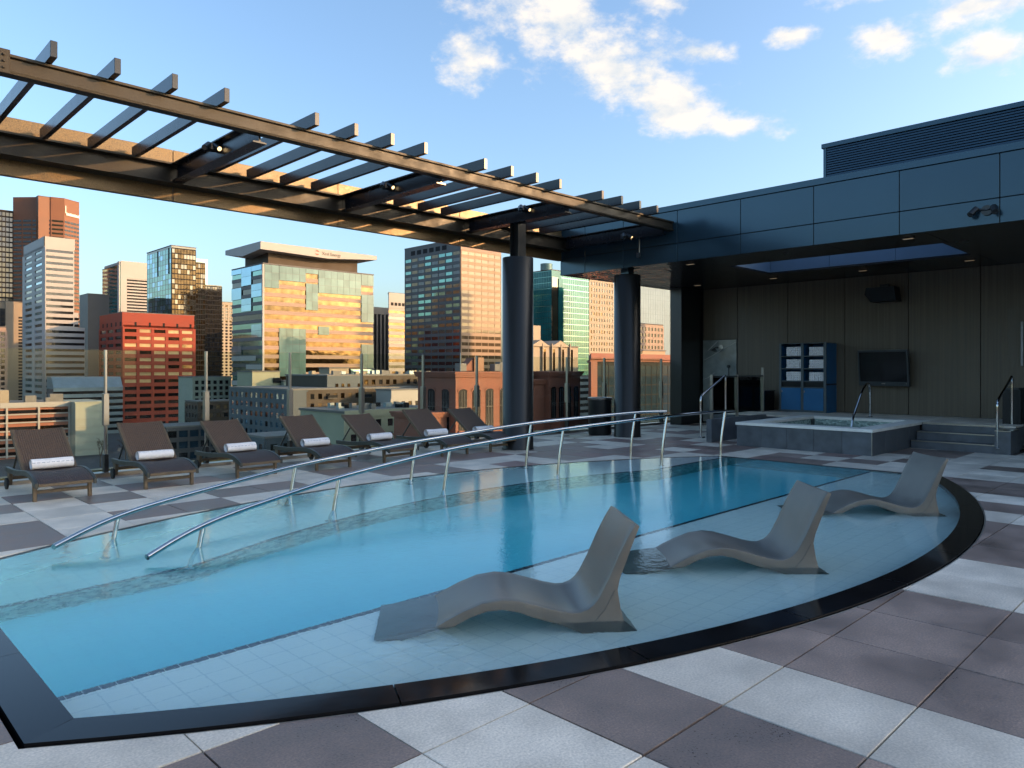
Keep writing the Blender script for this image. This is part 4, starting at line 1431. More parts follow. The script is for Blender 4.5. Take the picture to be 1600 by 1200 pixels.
def facade(root, face, c, a0, a1, z0, z1, rows, cols, wall, glasses, ph=0.5, pw=0.8, proud=0.3, pier=True, each=True, name='window', edge=0.0, parapet=True):
    rh, cw = (z1 - z0) / rows, (a1 - a0 - 2 * edge) / cols
    hh, ww = rh * ph, cw * pw
    rnd = random.Random(int(c * 10 + a0 * 3 + rows))
    if face == 'R':
        pane = [MB().box(-ww / 2, -0.08, -hh / 2, ww / 2, 0.08, hh / 2).mesh(name, MAT[g]) for g in glasses]
        bmesh_ = MB().box(-(a1 - a0) / 2, -proud, -(rh - hh) / 2, (a1 - a0) / 2, 0.0, (rh - hh) / 2).mesh('spandrel', MAT[wall])
        pmesh = MB().box(-(cw - ww) / 2, -proud - 0.04, z0, (cw - ww) / 2, 0.0, z1).mesh('pier', MAT[wall])
    else:
        pane = [MB().box(-0.08, -ww / 2, -hh / 2, 0.08, ww / 2, hh / 2).mesh(name, MAT[g]) for g in glasses]
        bmesh_ = MB().box(-proud, -(a1 - a0) / 2, -(rh - hh) / 2, 0.0, (a1 - a0) / 2, (rh - hh) / 2).mesh('spandrel', MAT[wall])
        pmesh = MB().box(-proud - 0.04, -(cw - ww) / 2, z0, 0.0, (cw - ww) / 2, z1).mesh('pier', MAT[wall])

    def pos(a, z, o=0.0):
        return (a, c - o, z) if face == 'R' else (c - o, a, z)
    merged = [MB() for _ in glasses]
    for r in range(rows):
        zc = z0 + rh * (r + 0.5)
        for k in range(cols):
            ac = a0 + edge + cw * (k + 0.5)
            g = rnd.randrange(len(glasses))
            if each:
                inst(name, pane[g], pos(ac, zc), root)
            else:
                x, y, z = pos(ac, zc)
                if face == 'R':
                    merged[g].box(x - ww / 2, y - 0.08, z - hh / 2, x + ww / 2, y + 0.08, z + hh / 2)
                else:
                    merged[g].box(x - 0.08, y - ww / 2, z - hh / 2, x + 0.08, y + ww / 2, z + hh / 2)
    if not each:
        for g, b in zip(glasses, merged):
            if b.v:
                tag(b.build(name + '_field', MAT[g], root), kind='stuff')
    for r in range(rows + 1):
        zc = z0 + rh * r
        inst('spandrel', bmesh_, pos((a0 + a1) / 2, zc), root)
    if pier:
        for k in range(cols + 1):
            x, y, _ = pos(a0 + edge + cw * k, 0)
            inst('pier', pmesh, (x, y, 0), root)


def tower(name, label, cx, cy, w, dp, top, wall, cat='building', roof='roof_gravel', base=GZ, core='glass_dark', skew=0.0):
    root = thing(name, label, cat, (cx + w / 2, cy + dp / 2, base), 'city buildings')
    sk = skew * dp
    MB().prism([(cx, cy), (cx + w, cy), (cx + w + sk, cy + dp), (cx + sk, cy + dp)], base, top).build('core', MAT[core], root)
    MB().prism([(cx - 0.32, cy - 0.32), (cx + w + 0.3, cy - 0.32), (cx + w + sk + 0.3, cy + dp + 0.3), (cx + sk - 0.32, cy + dp + 0.3)], top, top + 0.5).build('roof', MAT[roof], root)
    return root


def band(root, face, c, a0, a1, z0, z1, m, proud=0.34, name='wall_band'):
    return slab(face, c, a0, a1, z0, z1, 0.0, proud).build(name, MAT[m], root)


# --- red office block
t = tower('red_office_block', 'red office block with rows of wide windows, lit gold on one side', 136.1, 455.6, 40.0, 42.5, 33.5, 'facade_red', core='facade_red')
facade(t, 'R', 455.6, 136.1, 176.1, -33.0, -7.97, 6, 5, 'facade_red', ['glass_dark'], 0.46, 0.80, 0.5, name='window')  # shade on the lower rows put in as darker window colour
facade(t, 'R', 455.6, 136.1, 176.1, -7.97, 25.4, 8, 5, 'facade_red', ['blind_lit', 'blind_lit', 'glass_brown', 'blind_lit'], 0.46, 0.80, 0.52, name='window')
facade(t, 'L', 136.1, 455.6, 498.1, -33.0, 25.4, 14, 3, 'facade_red', ['glass_dark', 'glass_dark', 'glass_blinds'], 0.46, 0.80, 0.5)
band(t, 'R', 455.6, 135.5, 176.1, 25.3, 33.6, 'facade_red', 0.52, 'parapet')
band(t, 'L', 136.1, 455.0, 498.1, 25.3, 33.6, 'facade_red', 0.52, 'parapet')
for k in range(5):
    x = 137.5 + 7.8 * k
    slab('R', 455.6, x + 4.6, x + 5.8, 25.9, 28.3, 0.3, 0.56).build('vent_opening', MAT['facade_black'], t)
    slab('L', 136.1, 457 + 8.2 * k, 459.4 + 8.2 * k, 25.9, 28.3, 0.3, 0.56).build('vent_opening', MAT['facade_black'], t)

# --- white banded tower
t = tower('white_banded_tower', 'tall white tower with continuous dark window bands and stepped shoulder', 106.7, 498.7, 15.3, 52.6, 73.0, 'facade_white', core='facade_white')
band(t, 'R', 498.7, 106.3, 122.3, 72.5, 79.0, 'facade_white', 0.4, 'parapet')
band(t, 'L', 106.7, 498.3, 551.3, 72.5, 79.0, 'facade_white', 0.4, 'parapet')
MB().box(107, 499, 73.4, 121.8, 551, 78.6).build('penthouse', MAT['facade_white'], t)
facade(t, 'R', 498.7, 107.2, 121.6, 25.6, 72.6, 13, 1, 'facade_white', ['glass_dark'], 0.42, 0.98, 0.45, pier=False, name='window_band')
facade(t, 'L', 106.7, 499.5, 550.5, -33.0, 72.6, 29, 2, 'facade_white', ['glass_aqua', 'glass_dark', 'glass_blue'], 0.46, 0.70, 0.4, name='window_band')
MB().box(107.4, 498.68, GZ, 127.8, 545, 24.6).build('shoulder', MAT['facade_white'], t)
facade(t, 'R', 498.66, 107.2, 127.6, -33.0, 25.0, 16, 1, 'facade_white', ['glass_dark'], 0.42, 0.98, 0.46, pier=False, name='window_band')
MB().box(121.9, 499.2, 24.7, 124.4, 540, 35.0).build('setback', MAT['facade_white'], t)
MB().box(121.8, 498.9, 26.5, 124.5, 499.19, 28.0).build('window_band', MAT['glass_dark'], t)
MB().box(121.8, 498.9, 30.5, 124.5, 499.19, 32.0).build('window_band', MAT['glass_dark'], t)
band(t, 'L', 106.7, 498.2, 499.5, -34, 73, 'facade_white', 0.46, 'corner_pier')

# --- copper tower with dark wing
t = tower('copper_tower', 'copper-brown skyscraper with blank crown and small white sign', 166.0, 800.0, 26.0, 45.0, 163.0, 'facade_copper', core='facade_copper')
def angled(root, p, q, z0, z1, rows, cols, wall, glass, crown):
    """facade between two plan points, windows in rows"""
    P, Q = Vector((*p, 0)), Vector((*q, 0))
    d = (Q - P).normalized()
    nrm = Vector((d.y, -d.x, 0))
    L_ = (Q - P).length
    W_ = MB()
    W_.quad((*p, z0), (*q, z0), (*q, z1 + crown), (*p, z1 + crown))
    W_.build('wall', MAT[wall], root)
    rh, cw = (z1 - z0) / rows, L_ / cols
    G_ = MB()
    for r in range(rows):
        for k in range(cols):
            a, c = P + d * (cw * (k + 0.08)) + nrm * 0.25, P + d * (cw * (k + 0.92)) + nrm * 0.25
            za, zb = z0 + rh * (r + 0.3), z0 + rh * (r + 0.75)
            G_.quad((a.x, a.y, za), (c.x, c.y, za), (c.x, c.y, zb), (a.x, a.y, zb))
    tag(G_.build('window_field', MAT[glass], root), kind='stuff')
angled(t, (150.8, 826.0), (176.0, 799.0), -30, 143, 44, 4, 'facade_copper', 'glass_dark', 20)
angled(t, (176.0, 799.0), (186.5, 796.5), -30, 143, 44, 1, 'facade_copper', 'glass_gold', 20)
angled(t, (186.5, 796.5), (201.5, 806.0), -30, 143, 44, 5, 'facade_copper', 'glass_smoke', 20)
MB().prism([(150.8, 826.0), (176.0, 799.0), (186.5, 796.5), (201.5, 806.0), (196, 850), (160, 850)], 162.8, 163.6).build('roof', MAT['facade_copper'], t)
sg = MB()
P, d = Vector((186.9, 796.4, 0)), (Vector((201.5, 806.0, 0)) - Vector((186.5, 796.5, 0))).normalized()
nr_ = Vector((d.y, -d.x, 0)) * 0.6
def sgq(u0, u1, z0, z1):
    a, c = P + d * u0 + nr_, P + d * u1 + nr_
    sg.quad((a.x, a.y, z0), (c.x, c.y, z0), (c.x, c.y, z1), (a.x, a.y, z1))
sgq(0.2, 0.9, 149.5, 156.5)
for k in range(13):
    sgq(1.3 + k * 1.2, 1.3 + k * 1.2 + 0.9, 147.6, 147.6 + (2.8, 2.2, 2.5, 2.2)[k % 4])
sg.build('sign_lettering', MAT['sign_white'], t)
t = tower('dark_slab_tower', 'dark grid-fronted wing tower behind the copper skyscraper', 139.0, 826.0, 14.5, 60.0, 150.0, 'facade_black', core='facade_black')
facade(t, 'L', 139.0, 826.0, 886.0, 6, 149.0, 22, 2, 'facade_copper', ['glass_smoke'], 0.6, 0.9, 0.5, name='window_band')
facade(t, 'R', 826.0, 139.2, 153.5, 6, 149.0, 30, 5, 'facade_black', ['glass_smoke', 'glass_dark'], 0.7, 0.8, 0.3, each=False)

# --- far left fragments
t = tower('grid_tower', 'distant tower with fine pinkish window grid and blue roof band', 150.0, 1104.0, 46.0, 60.0, 124.0, 'facade_pinkgrey', core='facade_pinkgrey')
facade(t, 'R', 1104.0, 150.0, 196.0, 0, 108.0, 34, 18, 'facade_pinkgrey', ['glass_dark'], 0.6, 0.6, 0.4, each=False)
MB().box(150, 1103.6, 110, 196, 1104, 119).build('glass_band', MAT['glass_blue'], t)
t = tower('cream_fin_tower', 'cream tower with blank pier and black louvred bays', 93.0, 573.7, 20.0, 40.0, 45.0, 'facade_cream', core='facade_cream')
MB().box(97.5, 573.2, GZ, 100.4, 573.7, 40.5).build('window_strip', MAT['glass_dark'], t)
MB().box(91.5, 573.0, GZ, 97.4, 573.7, 45.2).build('blank_pier', MAT['facade_cream'], t)
MB().box(100.5, 572.9, GZ, 107.6, 573.7, 45.2).build('blank_pier', MAT['facade_cream'], t)
facade(t, 'R', 573.7, 107.7, 113.6, GZ, 36.0, 34, 1, 'facade_cream', ['facade_black'], 0.55, 0.98, 0.35, pier=False, name='louvre')
t = tower('stone_grid_block', 'pale stone block with paired windows at the picture edge', 72.0, 483.5, 13.0, 30.0, 24.0, 'facade_pinkgrey', core='facade_pinkgrey')
facade(t, 'R', 483.5, 79.0, 85.0, -33, 22.0, 18, 2, 'facade_pinkgrey', ['glass_dark'], 0.6, 0.6, 0.4)
t = tower('orange_grid_tower', 'distant orange brick tower with square dark windows', 217.0, 905.0, 14.0, 14.0, 73.5, 'facade_copper', core='facade_copper')
facade(t, 'R', 905.0, 217.0, 231.0, -30, 71.0, 24, 5, 'facade_copper', ['glass_dark'], 0.5, 0.6, 0.4, each=False)
t = tower('black_slab', 'narrow blackish slab building beside the red block', 161.0, 620.0, 14.5, 22.0, 57.8, 'facade_graphite', core='facade_graphite')
MB().box(160.7, 619.6, GZ, 161.3, 642.2, 57.9).build('edge_wall', MAT['facade_graphite'], t)
t = tower('pale_glass_block', 'pale green glass block far behind the dark slab', 205.0, 800.0, 18.0, 14.0, 42.0, 'glass_pale', core='glass_pale')
t = tower('zinc_roof_hall', 'low blue-grey hall with standing seam roof between the towers', 100.0, 449.0, 34.0, 14.0, -9.5, 'zinc', roof='zinc', core='glass_dark')
facade(t, 'R', 449.0, 100.0, 134.0, -34, -10.0, 7, 1, 'zinc', ['glass_dark'], 0.45, 0.99, 0.5, pier=False, name='window_band')
MB().extrude([(448.5, -9.0), (463, -9.0), (463, -3.2), (453, -3.2)], 'x', 100.0, 134.0).build('sloped_roof', MAT['zinc'], t)

# --- teal tower with striped side
t = tower('teal_striped_tower', 'tower with sea-green glass side and white striped side', 205.4, 696.3, 24.0, 49.6, 92.0, 'facade_white', core='glass_green')
facade(t, 'L', 205.4, 699.0, 745.9, 0, 90.0, 30, 1, 'glass_green', ['glass_teal'], 0.8, 0.99, 0.15, pier=False, name='window_band')
band(t, 'L', 205.4, 696.0, 700.0, GZ, 95.0, 'facade_white', 0.7, 'corner_pier')
MB().box(206.0, 695.4, GZ, 211.0, 696.3, 95.5).build('corner_pier', MAT['facade_white'], t)
MB().box(211.0, 695.5, 80.5, 230.0, 696.3, 95.5).build('parapet', MAT['facade_white'], t)
facade(t, 'R', 696.3, 211.2, 229.4, 10, 80.4, 26, 1, 'facade_white', ['facade_black'], 0.5, 0.99, 0.6, pier=False, name='window_band')
MB().box(206.5, 699, 92.5, 229, 744, 95.2).build('penthouse', MAT['facade_white'], t)

# --- dark bronze glass tower, stepped
t = tower('bronze_glass_tower', 'stepped tower of dark bronze mirror glass behind the red block', 193.1, 539.9, 17.0, 50.0, 88.6, 'glass_smoke', core='glass_smoke')
facade(t, 'L', 193.1, 540.5, 589.5, 0, 87.0, 24, 9, 'glass_smoke', ['glass_green', 'glass_blue', 'glass_green'], 0.88, 0.92, 0.12, each=False)
for y in (544.0, 566.0):
    slab('L', 193.1, y, y + 1.6, 69, 87.5, 0.1, 0.35).build('slot', MAT['facade_black'], t)
facade(t, 'R', 539.9, 193.3, 210.0, 0, 87.0, 24, 8, 'facade_black', ['glass_gold', 'glass_smoke', 'glass_gold'], 0.8, 0.85, 0.15, each=False)
MB().box(210.1, 540.5, GZ, 217.0, 580, 79.0).build('middle_step', MAT['glass_smoke'], t)
facade(t, 'R', 540.4, 210.2, 217.0, 0, 78.0, 21, 4, 'facade_black', ['glass_gold', 'glass_smoke'], 0.8, 0.85, 0.15, each=False)
MB().box(205.0, 558.0, GZ, 226.0, 585, 84.0).build('rear_step', MAT['glass_green'], t)
MB().box(217.1, 541.0, GZ, 229.6, 582, 63.0).build('low_step', MAT['glass_smoke'], t)
facade(t, 'R', 540.9, 217.2, 229.6, 0, 62.0, 18, 7, 'facade_black', ['glass_smoke', 'glass_smoke', 'glass_dark'], 0.8, 0.85, 0.15, each=False)
t = tower('pale_balcony_tower', 'far pale apartment tower glinting beside the bronze glass tower', 312.0, 750.0, 22.0, 24.0, 70.0, 'facade_cream', core='facade_cream')
facade(t, 'R', 750.0, 312.0, 334.0, -10, 68.0, 24, 5, 'facade_cream', ['glass_gold', 'glass_dark'], 0.6, 0.55, 0.5, each=False)
facade(t, 'L', 312.0, 750.0, 774.0, -10, 68.0, 24, 5, 'facade_cream', ['glass_dark'], 0.6, 0.55, 0.5, each=False)

# --- centre office with winged roof
t = tower('winged_roof_office', 'gold-banded glass office block with white winged roof canopy', 151.9, 313.7, 58.7, 32.1, 48.6, 'facade_tan', core='glass_dark')
facade(t, 'R', 313.7, 152.2, 210.4, -33.2, 47.0, 20, 1, 'facade_pinkgrey', ['glass_gold'], 0.56, 0.995, 0.35, pier=False, name='window_band')
facade(t, 'L', 151.9, 314.0, 345.6, -33.2, 47.0, 20, 1, 'facade_graphite', ['glass_green', 'glass_dark'], 0.60, 0.99, 0.35, pier=False, name='window_band')
RX = [152.3, 159.3, 172.8, 179.3, 191.5, 203.2, 210.5]
def rpanel(a, c, z0, z1, g='glass_aqua'):
    nx, nz = max(1, round((c - a) / 3.3)), max(1, round((z1 - z0) / 4.0))
    o = slab('R', 313.7, a, c, z0, z1, 0.36, 0.50).build('panel_frame', MAT['facade_graphite'], t)
    for i in range(nx):
        for j in range(nz):
            x0_, x1_ = a + (c - a) * i / nx, a + (c - a) * (i + 1) / nx
            zA, zB = z0 + (z1 - z0) * j / nz, z0 + (z1 - z0) * (j + 1) / nz
            slab('R', 313.7, x0_ + 0.05, x1_ - 0.05, zA + 0.05, zB - 0.05, 0.505, 0.56).build('glass_panel', MAT[g], o)
rpanel(RX[0], RX[1], 38.0, 48.4)
rpanel(RX[1] + 0.1, RX[2], 41.8, 48.4)
rpanel(RX[2] + 0.1, RX[3], 46.2, 48.4)
rpanel(RX[3] + 0.1, RX[5], 37.5, 48.4)
rpanel(RX[5] + 0.1, RX[6], 43.0, 48.4)
rpanel(RX[2] + 0.1, RX[3] - 0.1, 29.0, 41.5)
rpanel(RX[1] + 0.1, RX[2], -2.2, 20.0)
rpanel(RX[5] + 0.1, RX[6], 24.5, 38.4)
rpanel(RX[5] + 0.1, RX[6], -8.0, 13.5)
rpanel(RX[3] + 0.1, 185.2, 17.5, 21.5)
def lpanel(a, c, z0, z1, g='glass_blue'):
    o = slab('L', 151.9, a, c, z0, z1, 0.36, 0.50).build('panel_frame', MAT['facade_graphite'], t)
    nz = max(1, round((z1 - z0) / 4.0))
    for j in range(nz):
        slab('L', 151.9, a + 0.05, c - 0.05, z0 + (z1 - z0) * j / nz + 0.05, z0 + (z1 - z0) * (j + 1) / nz - 0.05, 0.505, 0.56).build('glass_panel', MAT[g], o)
for a, c, z0, z1 in ((314, 324.5, 46, 48.4), (324.6, 334.8, 40, 48.4), (334.9, 345.6, 46, 48.4), (334.9, 345.6, 34, 39.5), (314, 324.4, 34, 40), (324.6, 334.8, 28, 34), (314, 324.4, 15.6, 21.6), (335, 345.6, 8, 12)):
    lpanel(a, c, z0, z1)
for a, c, z0 in ((314, 330, 1.0), (324, 345.6, -6.5), (314, 334, -14), (320, 345.6, 5.0)):
    slab('L', 151.9, a, c, z0, z0 + 2.2, 0.36, 0.5).build('light_band', MAT['facade_white'], t)
slab('R', 313.7, 151.4, 152.25, -33, 48.4, 0.0, 0.55).build('corner_pier', MAT['facade_white'], t)
MB().box(156.5, 318.0, 49.1, 204.0, 342.0, 58.0).build('penthouse', MAT['facade_umber'], t)
# folded roof wing
x0, x1, y0, y1 = 149.6, 211.2, 311.4, 348.5
zt = 58.2
V = [(x0, y0, zt), (x1, y0, zt), (x1, y1, zt), (x0, y1, zt), (x0, y0, zt - 3.4), ((x0 + x1) / 2 + 3, y0, zt - 4.2), (x1, y0, zt - 2.0), (x1, y1, zt - 2.0), ((x0 + x1) / 2, y1, zt - 4), (x0, y1, zt - 2.2), (x0, (y0 + y1) / 2, zt - 4.8)]
wb = MB()
wb.v = V
wb.f = [(0, 1, 2, 3), (0, 4, 5, 6, 1), (1, 6, 7, 2), (2, 7, 8, 9, 3), (3, 9, 10, 4, 0), (4, 10, 8, 5), (10, 9, 8), (5, 8, 7, 6)]
wb.build('roof_wing', MAT['facade_white'], t)


def lettering(text, loc, size, m, parent, name='sign_lettering', rot=(pi / 2, 0, 0)):
    cu = bpy.data.curves.new(name, 'FONT')
    cu.body = text
    cu.size = size
    cu.extrude = 0.04
    cu.materials.append(MAT[m])
    tmp = bpy.data.objects.new(name, cu)
    me = bpy.data.meshes.new_from_object(tmp)
    bpy.data.objects.remove(tmp)
    o = bpy.data.objects.new(name, me)
    COL.objects.link(o)
    off = parent['_w']
    o.location = tuple(loc[i] - off[i] for i in range(3))
    o.rotation_euler = rot
    o.parent = parent
    return o


lettering('Xcel Energy', (180.2, y0 - 0.1, zt - 2.75), 2.1, 'sign_dark', t)
for k, (a0_, a1_) in enumerate(((0.35, 2.6), (3.5, 5.75))):
    b = MB()
    for i in range(12):
        a, c = a0_ + (a1_ - a0_) * i / 12, a0_ + (a1_ - a0_) * (i + 1) / 12
        th = 0.55 * sin(pi * (i + 0.5) / 12) + 0.1
        ctr = (177.7, zt - 2.0)
        b.quad((ctr[0] + 1.15 * cos(a), y0 - 0.12, ctr[1] + 1.15 * sin(a)), (ctr[0] + 1.15 * cos(c), y0 - 0.12, ctr[1] + 1.15 * sin(c)),
               (ctr[0] + (1.15 - th) * cos(c), y0 - 0.12, ctr[1] + (1.15 - th) * sin(c)), (ctr[0] + (1.15 - th) * cos(a), y0 - 0.12, ctr[1] + (1.15 - th) * sin(a)))
    b.build('emblem', MAT['sign_red'], t)

# --- grey fin tower and white banded slab
t = tower('grey_fin_tower', 'dark grey tower with vertical fins behind the winged office', 306.0, 473.3, 26.0, 11.0, 48.0, 'facade_graphite', core='facade_black')
for k in range(8):
    MB().box(306.2 + 3.5 * k, 472.6, GZ, 307.5 + 3.5 * k, 473.3, 43).build('fin', MAT['facade_graphite'], t)
MB().box(306, 472.5, 43.1, 332, 473.3, 48).build('parapet', MAT['facade_graphite'], t)
t = tower('white_striped_slab', 'white office slab with dark ribbon windows beside the brown tower', 302.7, 431.8, 24.0, 8.0, 55.0, 'facade_white', core='glass_dark', skew=0.68)
facade(t, 'R', 431.8, 302.7, 326.7, -30, 44.0, 17, 1, 'facade_white', ['glass_gold', 'glass_dark'], 0.45, 0.99, 0.5, pier=False, name='window_band')
MB().box(302.6, 431.0, 44.5, 326.7, 431.8, 55.2).build('parapet', MAT['facade_white'], t)
for k in range(7):
    MB().box(304.2 + 3.2 * k, 430.9, 46.2, 306.4 + 3.2 * k, 430.99, 48.4).build('vent_opening', MAT['facade_black'], t)
t = tower('rose_block', 'distant rose coloured roofline behind the grey fin tower', 330.0, 520.0, 20.0, 12.0, 52.0, 'facade_pinkgrey', core='facade_pinkgrey')

# --- brown office tower
t = tower('brown_office_tower', 'large brown office tower with close rows of windows beside the round column', 280.5, 327.3, 32.7, 54.6, 77.5, 'facade_tan', core='facade_tan')
facade(t, 'R', 327.3, 280.9, 313.0, -32, 71.5, 27, 6, 'facade_tan', ['glass_blinds'], 0.5, 0.93, 0.18, each=False)
facade(t, 'L', 280.5, 327.8, 381.7, -32, 71.5, 27, 8, 'facade_graphite', ['glass_green', 'glass_brown', 'glass_dark'], 0.5, 0.90, 0.18, each=False)
band(t, 'L', 280.5, 327.0, 382.0, 71.2, 77.7, 'facade_graphite', 0.25, 'parapet')
band(t, 'R', 327.3, 280.3, 313.2, 71.2, 77.7, 'facade_pinkgrey', 0.25, 'parapet')
for k in range(6):
    slab('L', 280.5, 340 + 6.2 * k, 344.3 + 6.2 * k, 72.6, 75.4, 0.2, 0.32).build('vent_opening', MAT['facade_black'], t)

# --- teal glass tower, white grid tower, cream block
t = tower('turquoise_glass_tower', 'turquoise mirror glass tower seen between the two round columns', 400.0, 364.0, 46.0, 26.0, 74.0, 'glass_teal', core='glass_teal')
facade(t, 'R', 364.0, 411.0, 446.0, -30, 73.5, 24, 14, 'glass_green', ['glass_teal'], 0.94, 0.95, 0.05, each=False)
facade(t, 'L', 400.0, 364.3, 389.6, -30, 73.5, 24, 10, 'glass_green', ['glass_teal'], 0.94, 0.95, 0.05, each=False)
MB().box(399.9, 363.4, -10, 406.5, 364.0, 69.0).build('dark_notch', MAT['glass_smoke'], t)
MB().box(406.6, 362.8, GZ, 411.0, 364.0, 68.0).build('notch_return', MAT['glass_teal'], t)
MB().cyl((403, 372, 74.4), (403, 372, 79.5), 4.6, 20).build('roof_drum', MAT['glass_aqua'], t)
t = tower('white_grid_tower', 'cream tower with a regular grid of small square windows', 404.2, 331.7, 27.0, 8.0, 65.0, 'facade_cream', core='facade_cream', skew=1.2)
facade(t, 'R', 331.7, 404.4, 431.2, -30, 64.0, 22, 9, 'facade_cream', ['glass_dark', 'glass_dark', 'glass_gold'], 0.55, 0.5, 0.3)
t = tower('cream_bay_block', 'cream stone block with tall glazed bays under a gabled roofline', 212.0, 206.2, 31.5, 12.0, 10.5, 'facade_cream', core='facade_cream', skew=1.0)
for k in range(4):
    xx = 220.6 + 5.7 * k
    MB().box(xx, 205.7, GZ, xx + 1.9, 206.25, 9.5).build('glazed_bay', MAT['glass_gold'], t)
    MB().box(xx - 0.5, 205.2, GZ, xx - 0.02, 206.2, 11.8).build('pilaster', MAT['facade_cream'], t)
for k in range(2):
    xx = 213.5 + 12.2 * k
    g_ = MB().extrude([(xx, 10.5), (xx + 11.5, 10.5), (xx + 5.7, 13.2)], 'y', 205.4, 216.0).build('gable', MAT['facade_cream'], t)
MB().box(212, 212, 11, 226, 217.9, 19.5).build('upper_block', MAT['facade_cream'], t)
t = tower('ribbon_window_block', 'low blue-grey block with black ribbon windows below the turquoise tower', 226.0, 196.0, 14.0, 8.0, -2.0, 'zinc', core='facade_black', skew=1.1)
facade(t, 'R', 196.0, 226.0, 240.0, -33, -2.2, 12, 1, 'zinc', ['facade_black'], 0.5, 0.99, 0.25, pier=False, name='window_band')

# --- dark glass block with red cap
t = tower('dark_glass_block', 'dark glass block with reddish cap behind the corner column', 116.7, 95.6, 60.0, 22.0, 2.9, 'glass_dark', roof='facade_brick', core='facade_black', skew=1.2)
facade(t, 'R', 95.6, 118.3, 176.0, -33, 2.2, 16, 26, 'facade_black', ['glass_navy'], 0.86, 0.93, 0.10, each=False)
MB().box(116.2, 94.9, -34, 118.2, 95.6, 2.9).build('corner_pier', MAT['facade_brick'], t)
MB().prism([(116.0, 94.7), (177.0, 94.7), (204.0, 118.0), (143.5, 118.0)], 3.41, 4.6).build('cap', MAT['facade_brick'], t)
t = tower('far_glass_tower', 'very pale glass skyscraper seen past the corner column', 480.0, 353.6, 62.0, 30.0, 75.0, 'glass_pale', core='glass_pale', skew=1.35)
facade(t, 'R', 353.6, 480.0, 542.0, -30, 75.0, 26, 18, 'glass_pale', ['glass_pale'], 0.92, 0.92, 0.12, each=False)
t = tower('brick_terrace_block', 'small pinkish apartment block below the pale glass skyscraper', 340.0, 247.5, 30.0, 12.0, 27.0, 'facade_pinkgrey', core='facade_pinkgrey', skew=1.35)
facade(t, 'R', 247.5, 340.0, 370.0, -30, 26.0, 16, 9, 'facade_pinkgrey', ['glass_dark'], 0.55, 0.6, 0.3, each=False)
t = tower('tan_plant_block', 'tan roof plant block just above the reddish cap', 240.0, 170.0, 16.0, 10.0, 8.5, 'facade_tan', core='facade_tan', skew=1.4)
MB().box(243, 169.8, 4.9, 254, 170, 6.6).build('window_band', MAT['glass_dark'], t)

# --- red brick block with arched windows
t = thing('arched_brick_block', 'red brick block with tall arched windows and stepped corners', 'building', (108, 115, GZ), 'city buildings')
def arch_window(x, z0, w, h, c, root, face='R'):
    n_ = 8
    rise = w * 0.22

    def q3(p, o, z):
        return (p, c - o, z) if face == 'R' else (c - o, p, z)

    def bx3(p0, p1, o0, o1, za, zb):
        return MB().box(p0, c - o1, za, p1, c - o0, zb) if face == 'R' else MB().box(c - o1, p0, za, c - o0, p1, zb)
    pts = [(x - w / 2, z0), (x + w / 2, z0)]
    for i in range(n_ + 1):
        a = pi * i / n_
        pts.append((x + w / 2 * cos(a), z0 + h - rise + rise * sin(a)))
    b = MB()
    b.v = [q3(p, 0.06, z) for p, z in pts]
    b.f = [tuple(range(len(pts)))]
    o = b.build('window', MAT['glass_dark'], root)
    bx3(x - w / 2 - 0.15, x + w / 2 + 0.15, 0.0, 0.28, z0 - 0.35, z0).build('sill', MAT['facade_brick'], o)
    for k in (1, 2):
        xx = x - w / 2 + w * k / 3
        bx3(xx - 0.05, xx + 0.05, 0.065, 0.14, z0, z0 + h - rise).build('mullion', MAT['facade_graphite'], o)
    bx3(x - w / 2, x + w / 2, 0.066, 0.13, z0 + h * 0.55, z0 + h * 0.55 + 0.1).build('transom', MAT['facade_graphite'], o)
    arc_ = MB()
    for i in range(n_):
        a, e = pi * i / n_, pi * (i + 1) / n_
        arc_.quad(*[q3(x + (w / 2 + gr_) * cos(an), 0.16, z0 + h - rise + (rise + gr_) * sin(an)) for an, gr_ in ((a, 0), (e, 0), (e, 0.35), (a, 0.35))])
    arc_.build('arch', MAT['facade_brick'], o)
def brick_mass(x0, y0, x1, y1, zt, zw, bays, root, w=1.9, fl=((-10.5, 8.0), (-20.5, 8.3), (-31, 8.3))):
    MB().box(x0, y0, GZ, x1, y1, zt - 0.9).build('wall', MAT['facade_brick'], root)
    for k, (pz, pr) in enumerate(((zt - 0.9, 0.35), (zt - 0.55, 0.5), (zt - 0.2, 0.65))):
        MB().box(x0 - pr, y0 - pr, pz, x1 + pr, y1 + pr, pz + 0.34).build('cornice', MAT['facade_brick'], root)
    MB().box(x0 - 0.25, y0 - 0.25, zw, x1 + 0.25, y1 + 0.25, zw + 0.35).build('string_course', MAT['facade_brick'], root)
    for bx_ in bays:
        for z0_, h_ in fl:
            if z0_ + h_ < zt - 1.5:
                arch_window(bx_, z0_, w, h_, y0, root)
brick_mass(84.0, 109.5, 90.3, 118.0, -7.0, -11.5, (85.6, 88.4), t, 1.5, ((-19.5, 8.0), (-30, 8.5)))
brick_mass(90.6, 107.2, 101.3, 119.0, 0.7, -11.8, (92.4, 95.9, 99.4), t, 2.1)
for yy_ in (110.2, 114.6):
    for z0_, h_ in ((-10.5, 8.0), (-20.5, 8.3)):
        arch_window(yy_, z0_, 2.2, h_, 90.6, t, 'L')
for yy_ in (111.4, 115.4):
    arch_window(yy_, -19.5, 1.8, 8.0, 84.0, t, 'L')
brick_mass(101.5, 107.9, 106.5, 119.0, 0.5, -11.8, (103.8,), t, 1.8)
brick_mass(106.7, 108.6, 117.0, 119.0, -1.0, -11.8, (108.8, 112.0, 115.2), t, 1.7)
brick_mass(117.2, 107.4, 127.6, 119.0, 0.7, -11.8, (118.6, 121.1, 123.6, 126.1), t, 1.6)
